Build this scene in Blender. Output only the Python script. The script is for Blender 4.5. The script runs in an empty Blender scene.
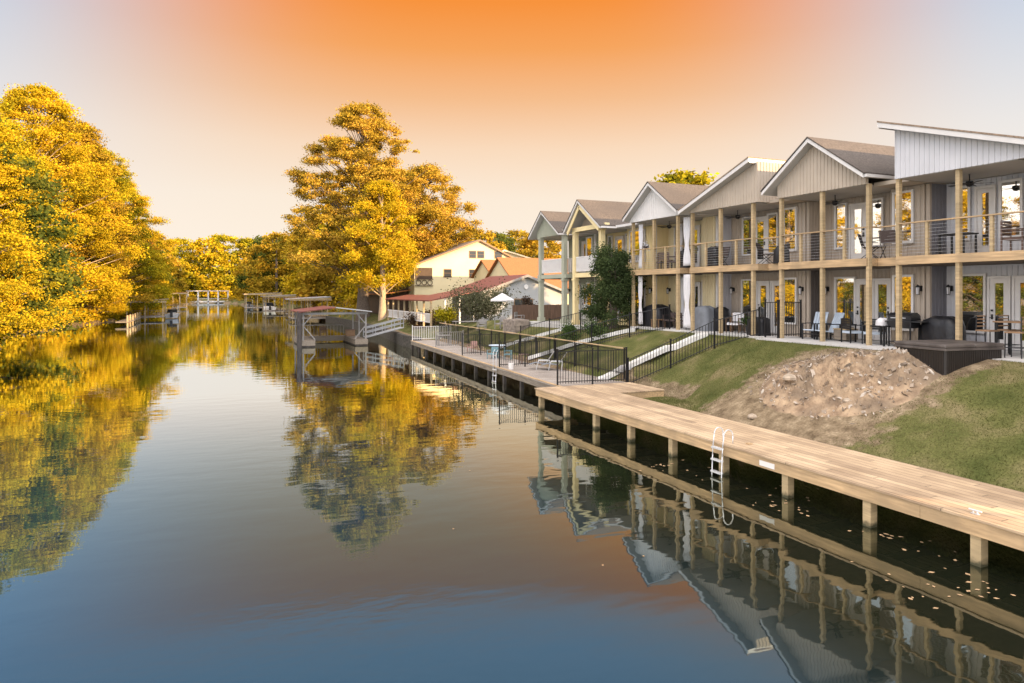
import bpy, math, random
import numpy as np
from mathutils import Vector, Matrix
R = math.radians
random.seed(7)
S = bpy.context.scene
C = S.collection

# ------------------------------------------------------------------ camera
cam = bpy.data.objects.new('camera', bpy.data.cameras.new('camera'))
C.objects.link(cam)
cam.location = (0, 0, 4.6)
cam.rotation_euler = (R(90), 0, R(-23.2))
cam.data.lens = 24.61
cam.data.sensor_width = 36
cam.data.shift_y = -0.0483
cam.data.clip_start = 0.1
cam.data.clip_end = 6000
S.camera = cam

# ------------------------------------------------------------------ light
SUN_AZ = Vector((0.60, -0.80, 0)).normalized()
SUN_EL = 11.3
W = bpy.data.worlds.new('World'); S.world = W; W.use_nodes = True
nt = W.node_tree; nt.nodes.clear()
def N(t, ty, **kw):
    n = t.nodes.new(ty)
    for k, v in kw.items(): setattr(n, k, v)
    return n
def ramp(t, fac, stops, interp='LINEAR'):
    n = N(t, 'ShaderNodeValToRGB'); n.color_ramp.interpolation = interp
    e = n.color_ramp.elements
    while len(e) < len(stops): e.new(0.5)
    for i, (p, c) in enumerate(stops):
        e[i].position = p; e[i].color = (c[0], c[1], c[2], 1)
    if fac is not None: t.links.new(fac, n.inputs[0])
    return n.outputs[0]
def math_(t, op, a, b=None, c=None, clamp=False):
    n = N(t, 'ShaderNodeMath', operation=op); n.use_clamp = clamp
    for i, v in enumerate((a, b, c)):
        if v is None: continue
        if isinstance(v, (int, float)): n.inputs[i].default_value = v
        else: t.links.new(v, n.inputs[i])
    return n.outputs[0]
def mixc(t, fac, a, b, mode='MIX'):
    n = N(t, 'ShaderNodeMix', data_type='RGBA', blend_type=mode)
    for sk, v in ((n.inputs[0], fac), (n.inputs[6], a), (n.inputs[7], b)):
        if isinstance(v, (int, float)): sk.default_value = v
        elif isinstance(v, tuple): sk.default_value = (v[0], v[1], v[2], 1)
        else: t.links.new(v, sk)
    return n.outputs[2]
sky = N(nt, 'ShaderNodeTexSky', sky_type='NISHITA'); sky.sun_disc = False
sky.sun_elevation = R(SUN_EL); sky.sun_rotation = math.atan2(SUN_AZ.x, SUN_AZ.y)
sky.air_density = 1.0; sky.dust_density = 1.5
tc = N(nt, 'ShaderNodeTexCoord'); sep = N(nt, 'ShaderNodeSeparateXYZ')
nt.links.new(tc.outputs['Generated'], sep.inputs[0])
sz = sep.outputs[2]
# plain sky: cream at the horizon, cooling upward
HI = [(0.50, (.28, .30, .335)), (0.75, (.85, .77, .71)), (1.0, (1.02, .92, .84))]
base = ramp(nt, sz, [(0.0, (.50, .45, .39)), (0.10, (.49, .44, .39)), (0.20, (.42, .405, .395)),
                     (0.33, (.30, .33, .385)), (0.40, (.27, .31, .38))] + HI)
glow = ramp(nt, sz, [(0.0, (.50, .45, .39)), (0.13, (.49, .42, .345)), (0.20, (.48, .355, .255)), (0.265, (.46, .26, .135)),
                     (0.327, (.465, .19, .055)), (0.386, (.47, .145, .022)), (0.412, (.39, .26, .22)), (0.455, (.30, .305, .335))] + HI)
# the glow is centred on a compass bearing a little right of the view axis
dirv = Vector((math.sin(R(22)), math.cos(R(22)), 0))
dot = math_(nt, 'ADD', math_(nt, 'MULTIPLY', sep.outputs[0], dirv.x), math_(nt, 'MULTIPLY', sep.outputs[1], dirv.y))
hl = math_(nt, 'SQRT', math_(nt, 'ADD', math_(nt, 'POWER', sep.outputs[0], 2.0), math_(nt, 'ADD', math_(nt, 'POWER', sep.outputs[1], 2.0), 1e-6)))
ca = math_(nt, 'DIVIDE', dot, hl)
gm = N(nt, 'ShaderNodeMapRange', interpolation_type='SMOOTHSTEP')
nt.links.new(ca, gm.inputs[0]); gm.inputs[1].default_value = math.cos(R(38)); gm.inputs[2].default_value = math.cos(R(4))
grad = mixc(nt, gm.outputs[0], base, glow)
up = N(nt, 'ShaderNodeMapRange', interpolation_type='SMOOTHSTEP')
nt.links.new(sz, up.inputs[0]); up.inputs[1].default_value = 0.5; up.inputs[2].default_value = 0.9; up.inputs[4].default_value = 0.4
skyc = N(nt, 'ShaderNodeMix', data_type='RGBA', blend_type='MULTIPLY'); skyc.inputs[0].default_value = 1
nt.links.new(sky.outputs[0], skyc.inputs[6]); skyc.inputs[7].default_value = (.12, .12, .12, 1)
final = mixc(nt, up.outputs[0], grad, skyc.outputs[2])
# the sky away from the view (toward the low sun and over the left bank) is brighter
br = N(nt, 'ShaderNodeMapRange', interpolation_type='SMOOTHSTEP')
nt.links.new(ca, br.inputs[0]); br.inputs[1].default_value = .66; br.inputs[2].default_value = -.2; br.inputs[3].default_value = 1.0; br.inputs[4].default_value = 3.6
vm = N(nt, 'ShaderNodeVectorMath', operation='SCALE'); nt.links.new(final, vm.inputs[0]); nt.links.new(br.outputs[0], vm.inputs['Scale']); final = vm.outputs[0]
bg = N(nt, 'ShaderNodeBackground'); bg.inputs[1].default_value = 0.81
nt.links.new(final, bg.inputs[0])
wo = N(nt, 'ShaderNodeOutputWorld'); nt.links.new(bg.outputs[0], wo.inputs[0])

sl = bpy.data.lights.new('sun', 'SUN'); sun = bpy.data.objects.new('sun', sl); C.objects.link(sun)
sl.energy = 5.0; sl.angle = R(0.6); sl.color = (1.0, .68, .36)
d = Vector((SUN_AZ.x*math.cos(R(SUN_EL)), SUN_AZ.y*math.cos(R(SUN_EL)), math.sin(R(SUN_EL))))
sun.rotation_euler = d.to_track_quat('Z', 'Y').to_euler()
S.view_settings.view_transform = 'Standard'; S.view_settings.look = 'None'
S.view_settings.exposure = 1.3; S.view_settings.gamma = 1
S.cycles.max_bounces = 6; S.cycles.diffuse_bounces = 3; S.cycles.glossy_bounces = 3
S.cycles.transmission_bounces = 3; S.cycles.transparent_max_bounces = 6
S.cycles.use_denoising = True
S.cycles.sample_clamp_indirect = 6

# ------------------------------------------------------------------ materials
MATS = {}
def mat(name, col, rough=.7, noise=0.0, scale=6.0, stretch=(1, 1, 1), col2=None, bump=0.0, bscale=None, metal=0.0, spec=.4, big=None):
    m = bpy.data.materials.new(name); m.use_nodes = True; t = m.node_tree
    b = t.nodes['Principled BSDF']
    b.inputs['Roughness'].default_value = rough; b.inputs['Metallic'].default_value = metal
    b.inputs['Specular IOR Level'].default_value = spec
    tcn = N(t, 'ShaderNodeTexCoord'); mp = N(t, 'ShaderNodeMapping'); mp.inputs[3].default_value = stretch
    t.links.new(tcn.outputs['Object'], mp.inputs[0])
    nz = N(t, 'ShaderNodeTexNoise'); nz.inputs['Scale'].default_value = scale; nz.inputs['Detail'].default_value = 5
    t.links.new(mp.outputs[0], nz.inputs[0])
    c2 = col2 or tuple(c*(1-noise) for c in col)
    c1 = col if col2 else tuple(min(1, c*(1+noise)) for c in col)
    out = ramp(t, nz.outputs[0], [(.32, c2), (.68, c1)])
    if big:
        nb = N(t, 'ShaderNodeTexNoise'); nb.inputs['Scale'].default_value = big[0]; nb.inputs['Detail'].default_value = 3
        t.links.new(tcn.outputs['Object'], nb.inputs[0])
        f = ramp(t, nb.outputs[0], [(.40, (0, 0, 0)), (.62, (big[2],)*3)])
        out = mixc(t, f, out, big[1])
    t.links.new(out, b.inputs['Base Color'])
    if bump:
        bp = N(t, 'ShaderNodeBump'); bp.inputs['Strength'].default_value = bump; bp.inputs['Distance'].default_value = .02
        if bscale:
            n2 = N(t, 'ShaderNodeTexNoise'); n2.inputs['Scale'].default_value = bscale; n2.inputs['Detail'].default_value = 4
            t.links.new(mp.outputs[0], n2.inputs[0]); t.links.new(n2.outputs[0], bp.inputs['Height'])
        else: t.links.new(nz.outputs[0], bp.inputs['Height'])
        t.links.new(bp.outputs[0], b.inputs['Normal'])
    MATS[name] = m
    return m
def planks(name, c_a, c_b, width, axis, seg=2.4, rough=.7, gap=(.05, .04, .03)):
    """boards laid along one axis: each board its own tone, dark joints"""
    m = bpy.data.materials.new(name); m.use_nodes = True; t = m.node_tree; b = t.nodes['Principled BSDF']
    b.inputs['Roughness'].default_value = rough; b.inputs['Specular IOR Level'].default_value = .3
    tcn = N(t, 'ShaderNodeTexCoord'); sp = N(t, 'ShaderNodeSeparateXYZ'); t.links.new(tcn.outputs['Object'], sp.inputs[0])
    across, along = (sp.outputs[0], sp.outputs[1]) if axis == 'Y' else (sp.outputs[1], sp.outputs[0])
    q = math_(t, 'DIVIDE', across, width); fl = math_(t, 'FLOOR', q); fr = math_(t, 'FRACT', q)
    off = math_(t, 'MULTIPLY', math_(t, 'FRACT', math_(t, 'MULTIPLY', fl, 0.618)), seg)
    la = math_(t, 'DIVIDE', math_(t, 'ADD', along, off), seg); lf = math_(t, 'FLOOR', la); lr = math_(t, 'FRACT', la)
    cb = N(t, 'ShaderNodeCombineXYZ'); t.links.new(fl, cb.inputs[0]); t.links.new(lf, cb.inputs[1])
    wn = N(t, 'ShaderNodeTexWhiteNoise'); t.links.new(cb.outputs[0], wn.inputs[0])
    col = ramp(t, wn.outputs[0], [(0, c_a), (.5, tuple((x+y)/2 for x, y in zip(c_a, c_b))), (1, c_b)])
    nz = N(t, 'ShaderNodeTexNoise'); mp = N(t, 'ShaderNodeMapping')
    mp.inputs[3].default_value = (30, 1.2, 30) if axis == 'Y' else (1.2, 30, 30)
    t.links.new(tcn.outputs['Object'], mp.inputs[0]); t.links.new(mp.outputs[0], nz.inputs[0]); nz.inputs['Scale'].default_value = 1.5
    nz.inputs['Detail'].default_value = 5
    col = mixc(t, .55, col, ramp(t, nz.outputs[0], [(.3, (.55, .5, .42)), (.7, (1.15, 1.12, 1.1))]), 'MULTIPLY')
    n3 = N(t, 'ShaderNodeTexNoise'); n3.inputs['Scale'].default_value = .9; n3.inputs['Detail'].default_value = 6; t.links.new(tcn.outputs['Object'], n3.inputs[0])
    col = mixc(t, .6, col, ramp(t, n3.outputs[0], [(.35, (.62, .58, .55)), (.6, (1.05, 1.04, 1.03))]), 'MULTIPLY')
    g = math_(t, 'MAXIMUM', math_(t, 'GREATER_THAN', math_(t, 'ABSOLUTE', math_(t, 'SUBTRACT', fr, .5)), .47),
              math_(t, 'GREATER_THAN', math_(t, 'ABSOLUTE', math_(t, 'SUBTRACT', lr, .5)), .498))
    col = mixc(t, g, col, gap)
    t.links.new(col, b.inputs['Base Color'])
    bp = N(t, 'ShaderNodeBump'); bp.inputs['Strength'].default_value = .5; bp.inputs['Distance'].default_value = .01
    t.links.new(math_(t, 'SUBTRACT', nz.outputs[0], g), bp.inputs['Height']); t.links.new(bp.outputs[0], b.inputs['Normal'])
    MATS[name] = m; return m
planks('new_deck', (.58, .44, .295), (.38, .28, .19), .19, 'Y', 3.6)
planks('old_deck', (.40, .36, .33), (.31, .28, .26), .14, 'X', 5)
mat('lumber', (.41, .30, .17), .65, .22, 2.0, (1, 1, 9), bump=.3, big=(1.3, (.26, .20, .115), .5))
mat('lumber_h', (.46, .31, .17), .65, .25, 2.0, (6, .6, 9), bump=.3, big=(1.1, (.27, .19, .11), .6))
mat('old_wood', (.20, .165, .13), .85, .3, 3.0, (6, .6, 9), bump=.4)
mat('dark_pile', (.06, .05, .045), .9, .3, 3.0)
mat('black_metal', (.012, .012, .014), .4)
mat('alu', (.58, .58, .59), .4, .06, 3, metal=.3)
mat('white_paint', (.64, .61, .59), .55, .04, 2)
mat('trim_white', (.60, .57, .55), .55, .05, 2)
mat('siding_white', (.53, .52, .54), .6, .05, 1.2)
mat('siding_greige', (.38, .315, .255), .65, .07, 1.2)
mat('siding_taupe', (.41, .34, .27), .65, .07, 1.2)
mat('siding_cream', (.66, .56, .36), .65, .05, 1.2)
mat('siding_yellow', (.70, .56, .30), .65, .05, 1.2)
mat('siding_green', (.33, .335, .26), .65, .05, 1.2)
mat('siding_lavender', (.44, .43, .46), .65, .05, 1.2)
mat('siding_charcoal', (.17, .165, .185), .6, .08, 1.2)
mat('siding_dark', (.095, .08, .075), .7, .1, 1.2)
mat('soffit', (.42, .40, .38), .7, .06, 1)
mat('joist', (.10, .075, .055), .9, .2, 3)
mat('shingle', (.09, .072, .06), .9, .35, 14, (1, 1, 1), bump=.5, big=(.35, (.065, .054, .048), .7))
mat('shingle_brown', (.24, .17, .12), .9, .3, 14, bump=.5)
mat('shingle_orange', (.27, .105, .036), .9, .25, 10, bump=.4)
mat('metal_red', (.15, .038, .030), .5, .15, 1.5, (.3, 6, 1))
mat('concrete', (.52, .50, .48), .85, .12, 2.2, bump=.15, bscale=30, big=(.5, (.38, .36, .34), .5))
mat('pale_concrete', (.66, .64, .61), .85, .1, 2.2, bump=.15, bscale=30)
mat('stone_wall', (.22, .18, .15), .95, .4, 3.0, (1, 1, 2), bump=.9)
mat('shaded_stone', (.055, .048, .04), .95, .4, 3.0, (1, 1, 2), bump=.9)  # stone colour darkened to paint the shade under the old dock
mat('soil', (.24, .17, .12), .97, .35, 5, bump=1.0, bscale=14)
mat('rubble', (.42, .34, .26), .95, .35, 3)
mat('tub_shell', (.020, .016, .014), .45, .15, 4, (8, 8, .5))
mat('tub_cover', (.05, .04, .036), .5, .3, 3, big=(2.0, (.13, .11, .10), .6))
mat('cover_black', (.012, .012, .015), .42, .3, 3, bump=.6, bscale=6)
mat('cover_grey', (.16, .17, .19), .7, .15, 3, bump=.6, bscale=6)
mat('black_plastic', (.02, .02, .022), .5)
mat('fabric_blue_grey', (.42, .48, .56), .85, .08, 5)
mat('fabric_white', (.62, .60, .61), .9, .05, 4)
mat('fabric_brown', (.13, .085, .07), .85, .15, 8)
mat('teal_paint', (.13, .23, .26), .5, .1, 4)
mat('pink_paint', (.34, .20, .17), .6, .1, 4)
mat('wicker', (.07, .05, .045), .8, .3, 40)
mat('wood_brown', (.22, .13, .07), .6, .25, 3, (1, 1, 8))
mat('fence_brown', (.11, .065, .045), .85, .3, 2.5, (7, 7, .5))
mat('bark', (.13, .10, .08), .95, .4, 4, (6, 6, 1), bump=1.0)
mat('bark_pale', (.36, .27, .18), .95, .3, 4, (6, 6, 1), bump=1.0)
mat('terracotta', (.30, .12, .06), .8, .1, 4)
mat('yellow_house', (.62, .53, .33), .7, .05, .6)
mat('grey_house', (.33, .33, .33), .7, .05, .6)
mat('galvanised', (.27, .275, .29), .5, .1, 3)
mat('dark_wood_and_shade', (.06, .035, .02), .7, .2, 3)  # brown wood, also paints the balcony recess shade
mat('weathered_white', (.23, .215, .205), .7, .15, 3)
mat('glass_dark', (.03, .035, .04), .08, spec=.5)
def glass():
    m = bpy.data.materials.new('window_glass'); m.use_nodes = True; t = m.node_tree; t.nodes.clear()
    o = N(t, 'ShaderNodeOutputMaterial'); mx = N(t, 'ShaderNodeMixShader')
    df = N(t, 'ShaderNodeBsdfDiffuse'); df.inputs[0].default_value = (.035, .035, .035, 1)
    gl = N(t, 'ShaderNodeBsdfGlossy'); gl.inputs['Roughness'].default_value = .015; gl.inputs[0].default_value = (.96, .95, .92, 1)
    lw = N(t, 'ShaderNodeLayerWeight'); lw.inputs[0].default_value = .5
    f = N(t, 'ShaderNodeMapRange'); t.links.new(lw.outputs['Facing'], f.inputs[0])
    f.inputs[3].default_value = .62; f.inputs[4].default_value = .92
    nz = N(t, 'ShaderNodeTexNoise'); nz.inputs['Scale'].default_value = 1.1
    tcn = N(t, 'ShaderNodeTexCoord'); t.links.new(tcn.outputs['Object'], nz.inputs[0])
    bp = N(t, 'ShaderNodeBump'); bp.inputs['Strength'].default_value = .05; bp.inputs['Distance'].default_value = .02
    t.links.new(nz.outputs[0], bp.inputs['Height']); t.links.new(bp.outputs[0], gl.inputs['Normal'])
    t.links.new(f.outputs[0], mx.inputs[0]); t.links.new(df.outputs[0], mx.inputs[1]); t.links.new(gl.outputs[0], mx.inputs[2])
    t.links.new(mx.outputs[0], o.inputs[0]); MATS['glass'] = m
glass()
def leafmat(name, stops, trans=.15, dark=.5):
    m = bpy.data.materials.new(name); m.use_nodes = True; t = m.node_tree; t.nodes.clear()
    o = N(t, 'ShaderNodeOutputMaterial'); geo = N(t, 'ShaderNodeNewGeometry')
    tcn = N(t, 'ShaderNodeTexCoord'); nz = N(t, 'ShaderNodeTexNoise'); nz.inputs['Scale'].default_value = .4; nz.inputs['Detail'].default_value = 4
    t.links.new(tcn.outputs['Object'], nz.inputs[0])
    f = math_(t, 'ADD', math_(t, 'MULTIPLY', geo.outputs['Random Per Island'], .5), math_(t, 'MULTIPLY', math_(t, 'SUBTRACT', nz.outputs[0], .36), 1.7))
    col = ramp(t, f, stops)
    d1 = N(t, 'ShaderNodeBsdfDiffuse'); d2 = N(t, 'ShaderNodeBsdfTranslucent'); mx = N(t, 'ShaderNodeMixShader'); mx.inputs[0].default_value = trans
    t.links.new(col, d1.inputs[0]); t.links.new(col, d2.inputs[0])
    t.links.new(d1.outputs[0], mx.inputs[1]); t.links.new(d2.outputs[0], mx.inputs[2]); t.links.new(mx.outputs[0], o.inputs[0])
    MATS[name] = m
leafmat('leaf_gold', [(0, (0.0999, 0.1063, 0.0098)), (0.3, (0.3404, 0.2497, 0.0122)), (0.62, (0.5333, 0.356, 0.0146)), (1, (0.5673, 0.3188, 0.0244))])
leafmat('leaf_golden_green', [(0, (0.0491, 0.0708, 0.0096)), (0.35, (0.2232, 0.1962, 0.012)), (0.7, (0.4464, 0.3379, 0.0144)), (1, (0.5134, 0.3379, 0.024))])
leafmat('leaf_rust', [(0, (0.0599, 0.0595, 0.0115)), (0.35, (0.2674, 0.1786, 0.0161)), (0.7, (0.4492, 0.2679, 0.0253)), (1, (0.4706, 0.2183, 0.0403))])
leafmat('leaf_amber', [(0, (0.0856, 0.0824, 0.0138)), (0.3, (0.2888, 0.1938, 0.0207)), (0.65, (0.4813, 0.3004, 0.0345)), (1, (0.5134, 0.2618, 0.0575))])
leafmat('leaf_orange', [(0, (.14, .10, .012)), (.4, (.32, .22, .018)), (.8, (.42, .24, .025)), (1, (.42, .30, .02))])
leafmat('leaf_green', [(0, (.03, .045, .02)), (.5, (.065, .09, .035)), (1, (.12, .14, .05))], .25)
leafmat('leaf_olive', [(0, (.03, .045, .012)), (.5, (.09, .11, .02)), (1, (.20, .19, .03))], .3)
leafmat('leaf_bush', [(0, (.05, .05, .03)), (.5, (.11, .11, .06)), (1, (.18, .16, .09))], .2)
leafmat('leaf_shrub', [(0, (.03, .05, .018)), (.5, (.07, .11, .035)), (1, (.13, .17, .06))], .25)
leafmat('leaf_dark_red', [(0, (.03, .022, .018)), (.5, (.07, .045, .03)), (1, (.12, .09, .05))], .2)

def wetpost():
    m = MATS['lumber'].copy(); m.name = 'dock_post'; t = m.node_tree; b = t.nodes['Principled BSDF']
    src = b.inputs['Base Color'].links[0].from_socket
    geo = N(t, 'ShaderNodeNewGeometry'); sp = N(t, 'ShaderNodeSeparateXYZ'); t.links.new(geo.outputs['Position'], sp.inputs[0])
    nz = N(t, 'ShaderNodeTexNoise'); nz.inputs['Scale'].default_value = 9; t.links.new(geo.outputs['Position'], nz.inputs[0])
    f = math_(t, 'ADD', math_(t, 'MULTIPLY', sp.outputs[2], 5.0), math_(t, 'SUBTRACT', nz.outputs[0], .6))
    t.links.new(mixc(t, ramp(t, f, [(.05, (0, 0, 0)), (.6, (1, 1, 1))]), (.055, .05, .025), src), b.inputs['Base Color']); MATS['dock_post'] = m
wetpost()
# ------------------------------------------------------------------ mesh builder
class MB:
    def __init__(s): s.v = []; s.f = []; s.sm = False
    def quad(s, *p):
        n = len(s.v); s.v += [tuple(q) for q in p]; s.f.append(tuple(range(n, n+len(p)))); return s
    def box(s, x0, x1, y0, y1, z0, z1):
        if x0 > x1: x0, x1 = x1, x0
        if y0 > y1: y0, y1 = y1, y0
        if z0 > z1: z0, z1 = z1, z0
        n = len(s.v)
        s.v += [(x0, y0, z0), (x1, y0, z0), (x1, y1, z0), (x0, y1, z0), (x0, y0, z1), (x1, y0, z1), (x1, y1, z1), (x0, y1, z1)]
        s.f += [(n, n+3, n+2, n+1), (n+4, n+5, n+6, n+7), (n, n+1, n+5, n+4), (n+1, n+2, n+6, n+5), (n+2, n+3, n+7, n+6), (n+3, n, n+4, n+7)]
        return s
    def cbox(s, c, sx, sy, sz): return s.box(c[0]-sx/2, c[0]+sx/2, c[1]-sy/2, c[1]+sy/2, c[2]-sz/2, c[2]+sz/2)
    def prism(s, pts, off):
        """closed polygon pts (3D) extruded by off"""
        n = len(s.v); k = len(pts); o = Vector(off)
        s.v += [tuple(p) for p in pts] + [tuple(Vector(p)+o) for p in pts]
        s.f.append(tuple(range(n, n+k))[::-1]); s.f.append(tuple(range(n+k, n+2*k)))
        for i in range(k):
            j = (i+1) % k; s.f.append((n+i, n+j, n+k+j, n+k+i))
        return s
    def tube(s, p, q, r, r2=None, n=6, cap=True):
        p, q = Vector(p), Vector(q); r2 = r if r2 is None else r2
        d_ = (q-p)
        if d_.length < 1e-6: return s
        z = d_.normalized(); a = z.orthogonal().normalized(); b = z.cross(a); m = len(s.v)
        for i in range(n):
            t = 2*math.pi*(i+.5)/n; w = a*math.cos(t)+b*math.sin(t)
            s.v.append(tuple(p+w*r)); s.v.append(tuple(q+w*r2))
        for i in range(n):
            j = (i+1) % n; s.f.append((m+2*i, m+2*j, m+2*j+1, m+2*i+1))
        if cap:
            s.f.append(tuple(m+2*i for i in range(n))[::-1]); s.f.append(tuple(m+2*i+1 for i in range(n)))
        return s
    def path(s, pts, r, n=6):
        for i in range(len(pts)-1): s.tube(pts[i], pts[i+1], r, n=n)
        return s
    def bar(s, p, q, w, h):
        """rectangular bar between two points, w across (horizontal), h vertical"""
        p, q = Vector(p), Vector(q); z = (q-p).normalized()
        u = Vector((0, 0, 1)); a = z.cross(u)
        if a.length < 1e-4: a = Vector((1, 0, 0))
        a.normalize(); b = a.cross(z).normalized()
        pts = [p+a*w/2+b*h/2, p-a*w/2+b*h/2, p-a*w/2-b*h/2, p+a*w/2-b*h/2]
        return s.prism(pts, q-p)
    def lathe(s, cx, cy, prof, n=16):
        m = len(s.v); k = len(prof)
        for i in range(n):
            t = 2*math.pi*i/n
            for (r, z) in prof: s.v.append((cx+r*math.cos(t), cy+r*math.sin(t), z))
        for i in range(n):
            j = (i+1) % n
            for q in range(k-1): s.f.append((m+i*k+q, m+j*k+q, m+j*k+q+1, m+i*k+q+1))
        return s
    def build(s, name, m, parent=None, bevel=0, smooth=False, loc=None):
        me = bpy.data.meshes.new(name); me.from_pydata(s.v, [], s.f); me.update()
        if smooth: me.polygons.foreach_set('use_smooth', [True]*len(me.polygons))
        me.materials.append(MATS[m] if isinstance(m, str) else m)
        o = bpy.data.objects.new(name, me); C.objects.link(o)
        if parent: o.parent = parent
        if bevel:
            b = o.modifiers.new('bevel', 'BEVEL'); b.width = bevel; b.segments = 2; b.limit_method = 'ANGLE'
        return o
def tag(o, label=None, cat=None, group=None, kind=None):
    if label: o['label'] = label
    if cat: o['category'] = cat
    if group: o['group'] = group
    if kind: o['kind'] = kind
    return o
def thing(name, loc, label, cat, group=None, rz=0):
    o = bpy.data.objects.new(name, None); C.objects.link(o); o.location = loc; o.rotation_euler[2] = rz
    o.empty_display_size = .3
    return tag(o, label, cat, group)
KIDS = {}
def copy_tree(o, parent=None):
    c = o.copy(); C.objects.link(c)
    if parent is not None: c.parent = parent
    for ch in [x for x in C.objects if x.parent == o]: copy_tree(ch, c)
    return c
def place(src, loc, rz, label, first=False, sc=None):
    o = src if first else copy_tree(src)
    o.location = loc; o.rotation_euler[2] = rz; o['label'] = label
    if sc: o.scale = (sc, sc, sc)
    return o

# ------------------------------------------------------------------ terrain
def sst(a, b, x):
    t = np.clip((x-a)/(b-a), 0, 1); return t*t*(3-2*t)
def right_edge(y):
    y = np.asarray(y, float)
    return np.interp(y, [-60, 25.2, 25.6, 54, 58, 74, 95, 160, 215, 290, 330, 345], [13.3, 13.3, 14.5, 15.6, 15.1, 16.5, 16.5, 15.5, 10.5, 8, -2, -60])
def left_edge(y):
    return np.interp(y, [-60, 20, 62, 90, 107, 120, 131, 150, 200, 290, 330, 345], [-24, -19, -14.5, -20, -17.3, -15, -13, -9.8, -9, -8, -4, 60])
def ground(x, y):
    x = np.asarray(x, float); y = np.asarray(y, float)
    e = right_edge(y)
    near = 1-sst(26, 50, y)
    XE = np.where(y < 21.2, 19.2, 20.1)
    shoulder = 2.76*near+(1-near)*(1.55+.85*(1-sst(50, 64, y)))
    lip = .66+0*y
    start = np.where(y < 26, 14.3, np.where(y < 55, e+.9, e+1.7))
    start = start+2.1*sst(17.0, 22.3, y)*(y < 26)+.6*(y >= 26)*(1-sst(26, 34, y))
    lip = lip-.12*sst(20, 22.5, y)*(y < 26)
    rise = sst(0, 1, np.clip((x-start)/(19.4-start+1e-6), 0, 1)*.5+0)*2   # soft foot
    lin = np.clip((x-start)/(XE-start), 0, 1)
    prof = .25*np.sin(lin*np.pi/2)+.75*lin
    zr = lip+(shoulder-lip)*prof
    zr = zr+np.clip(x-33, 0, 500)*.035+sst(60, 200, x)*6
    zr = zr+.03*np.sin(x*2.1+y*.7)*np.sin(y*1.3)*sst(14.5, 16, x)*(1-sst(18, 19.2, x))
    zr = zr+.16*np.exp(-((x-17.9)/1.0)**2-((y-12.6)/1.2)**2)
    zr = np.where(x < e, -1.4, zr)
    l = left_edge(y)
    zl = .35+sst(0, 25, l-x)*2.2+sst(20, 200, l-x)*6
    zl = np.where(x > l, -1.4, zl)
    z = np.maximum(zr, zl)
    far = y > 338
    z = np.where(far, .5+sst(338, 500, y)*10, z)
    return z
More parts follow.
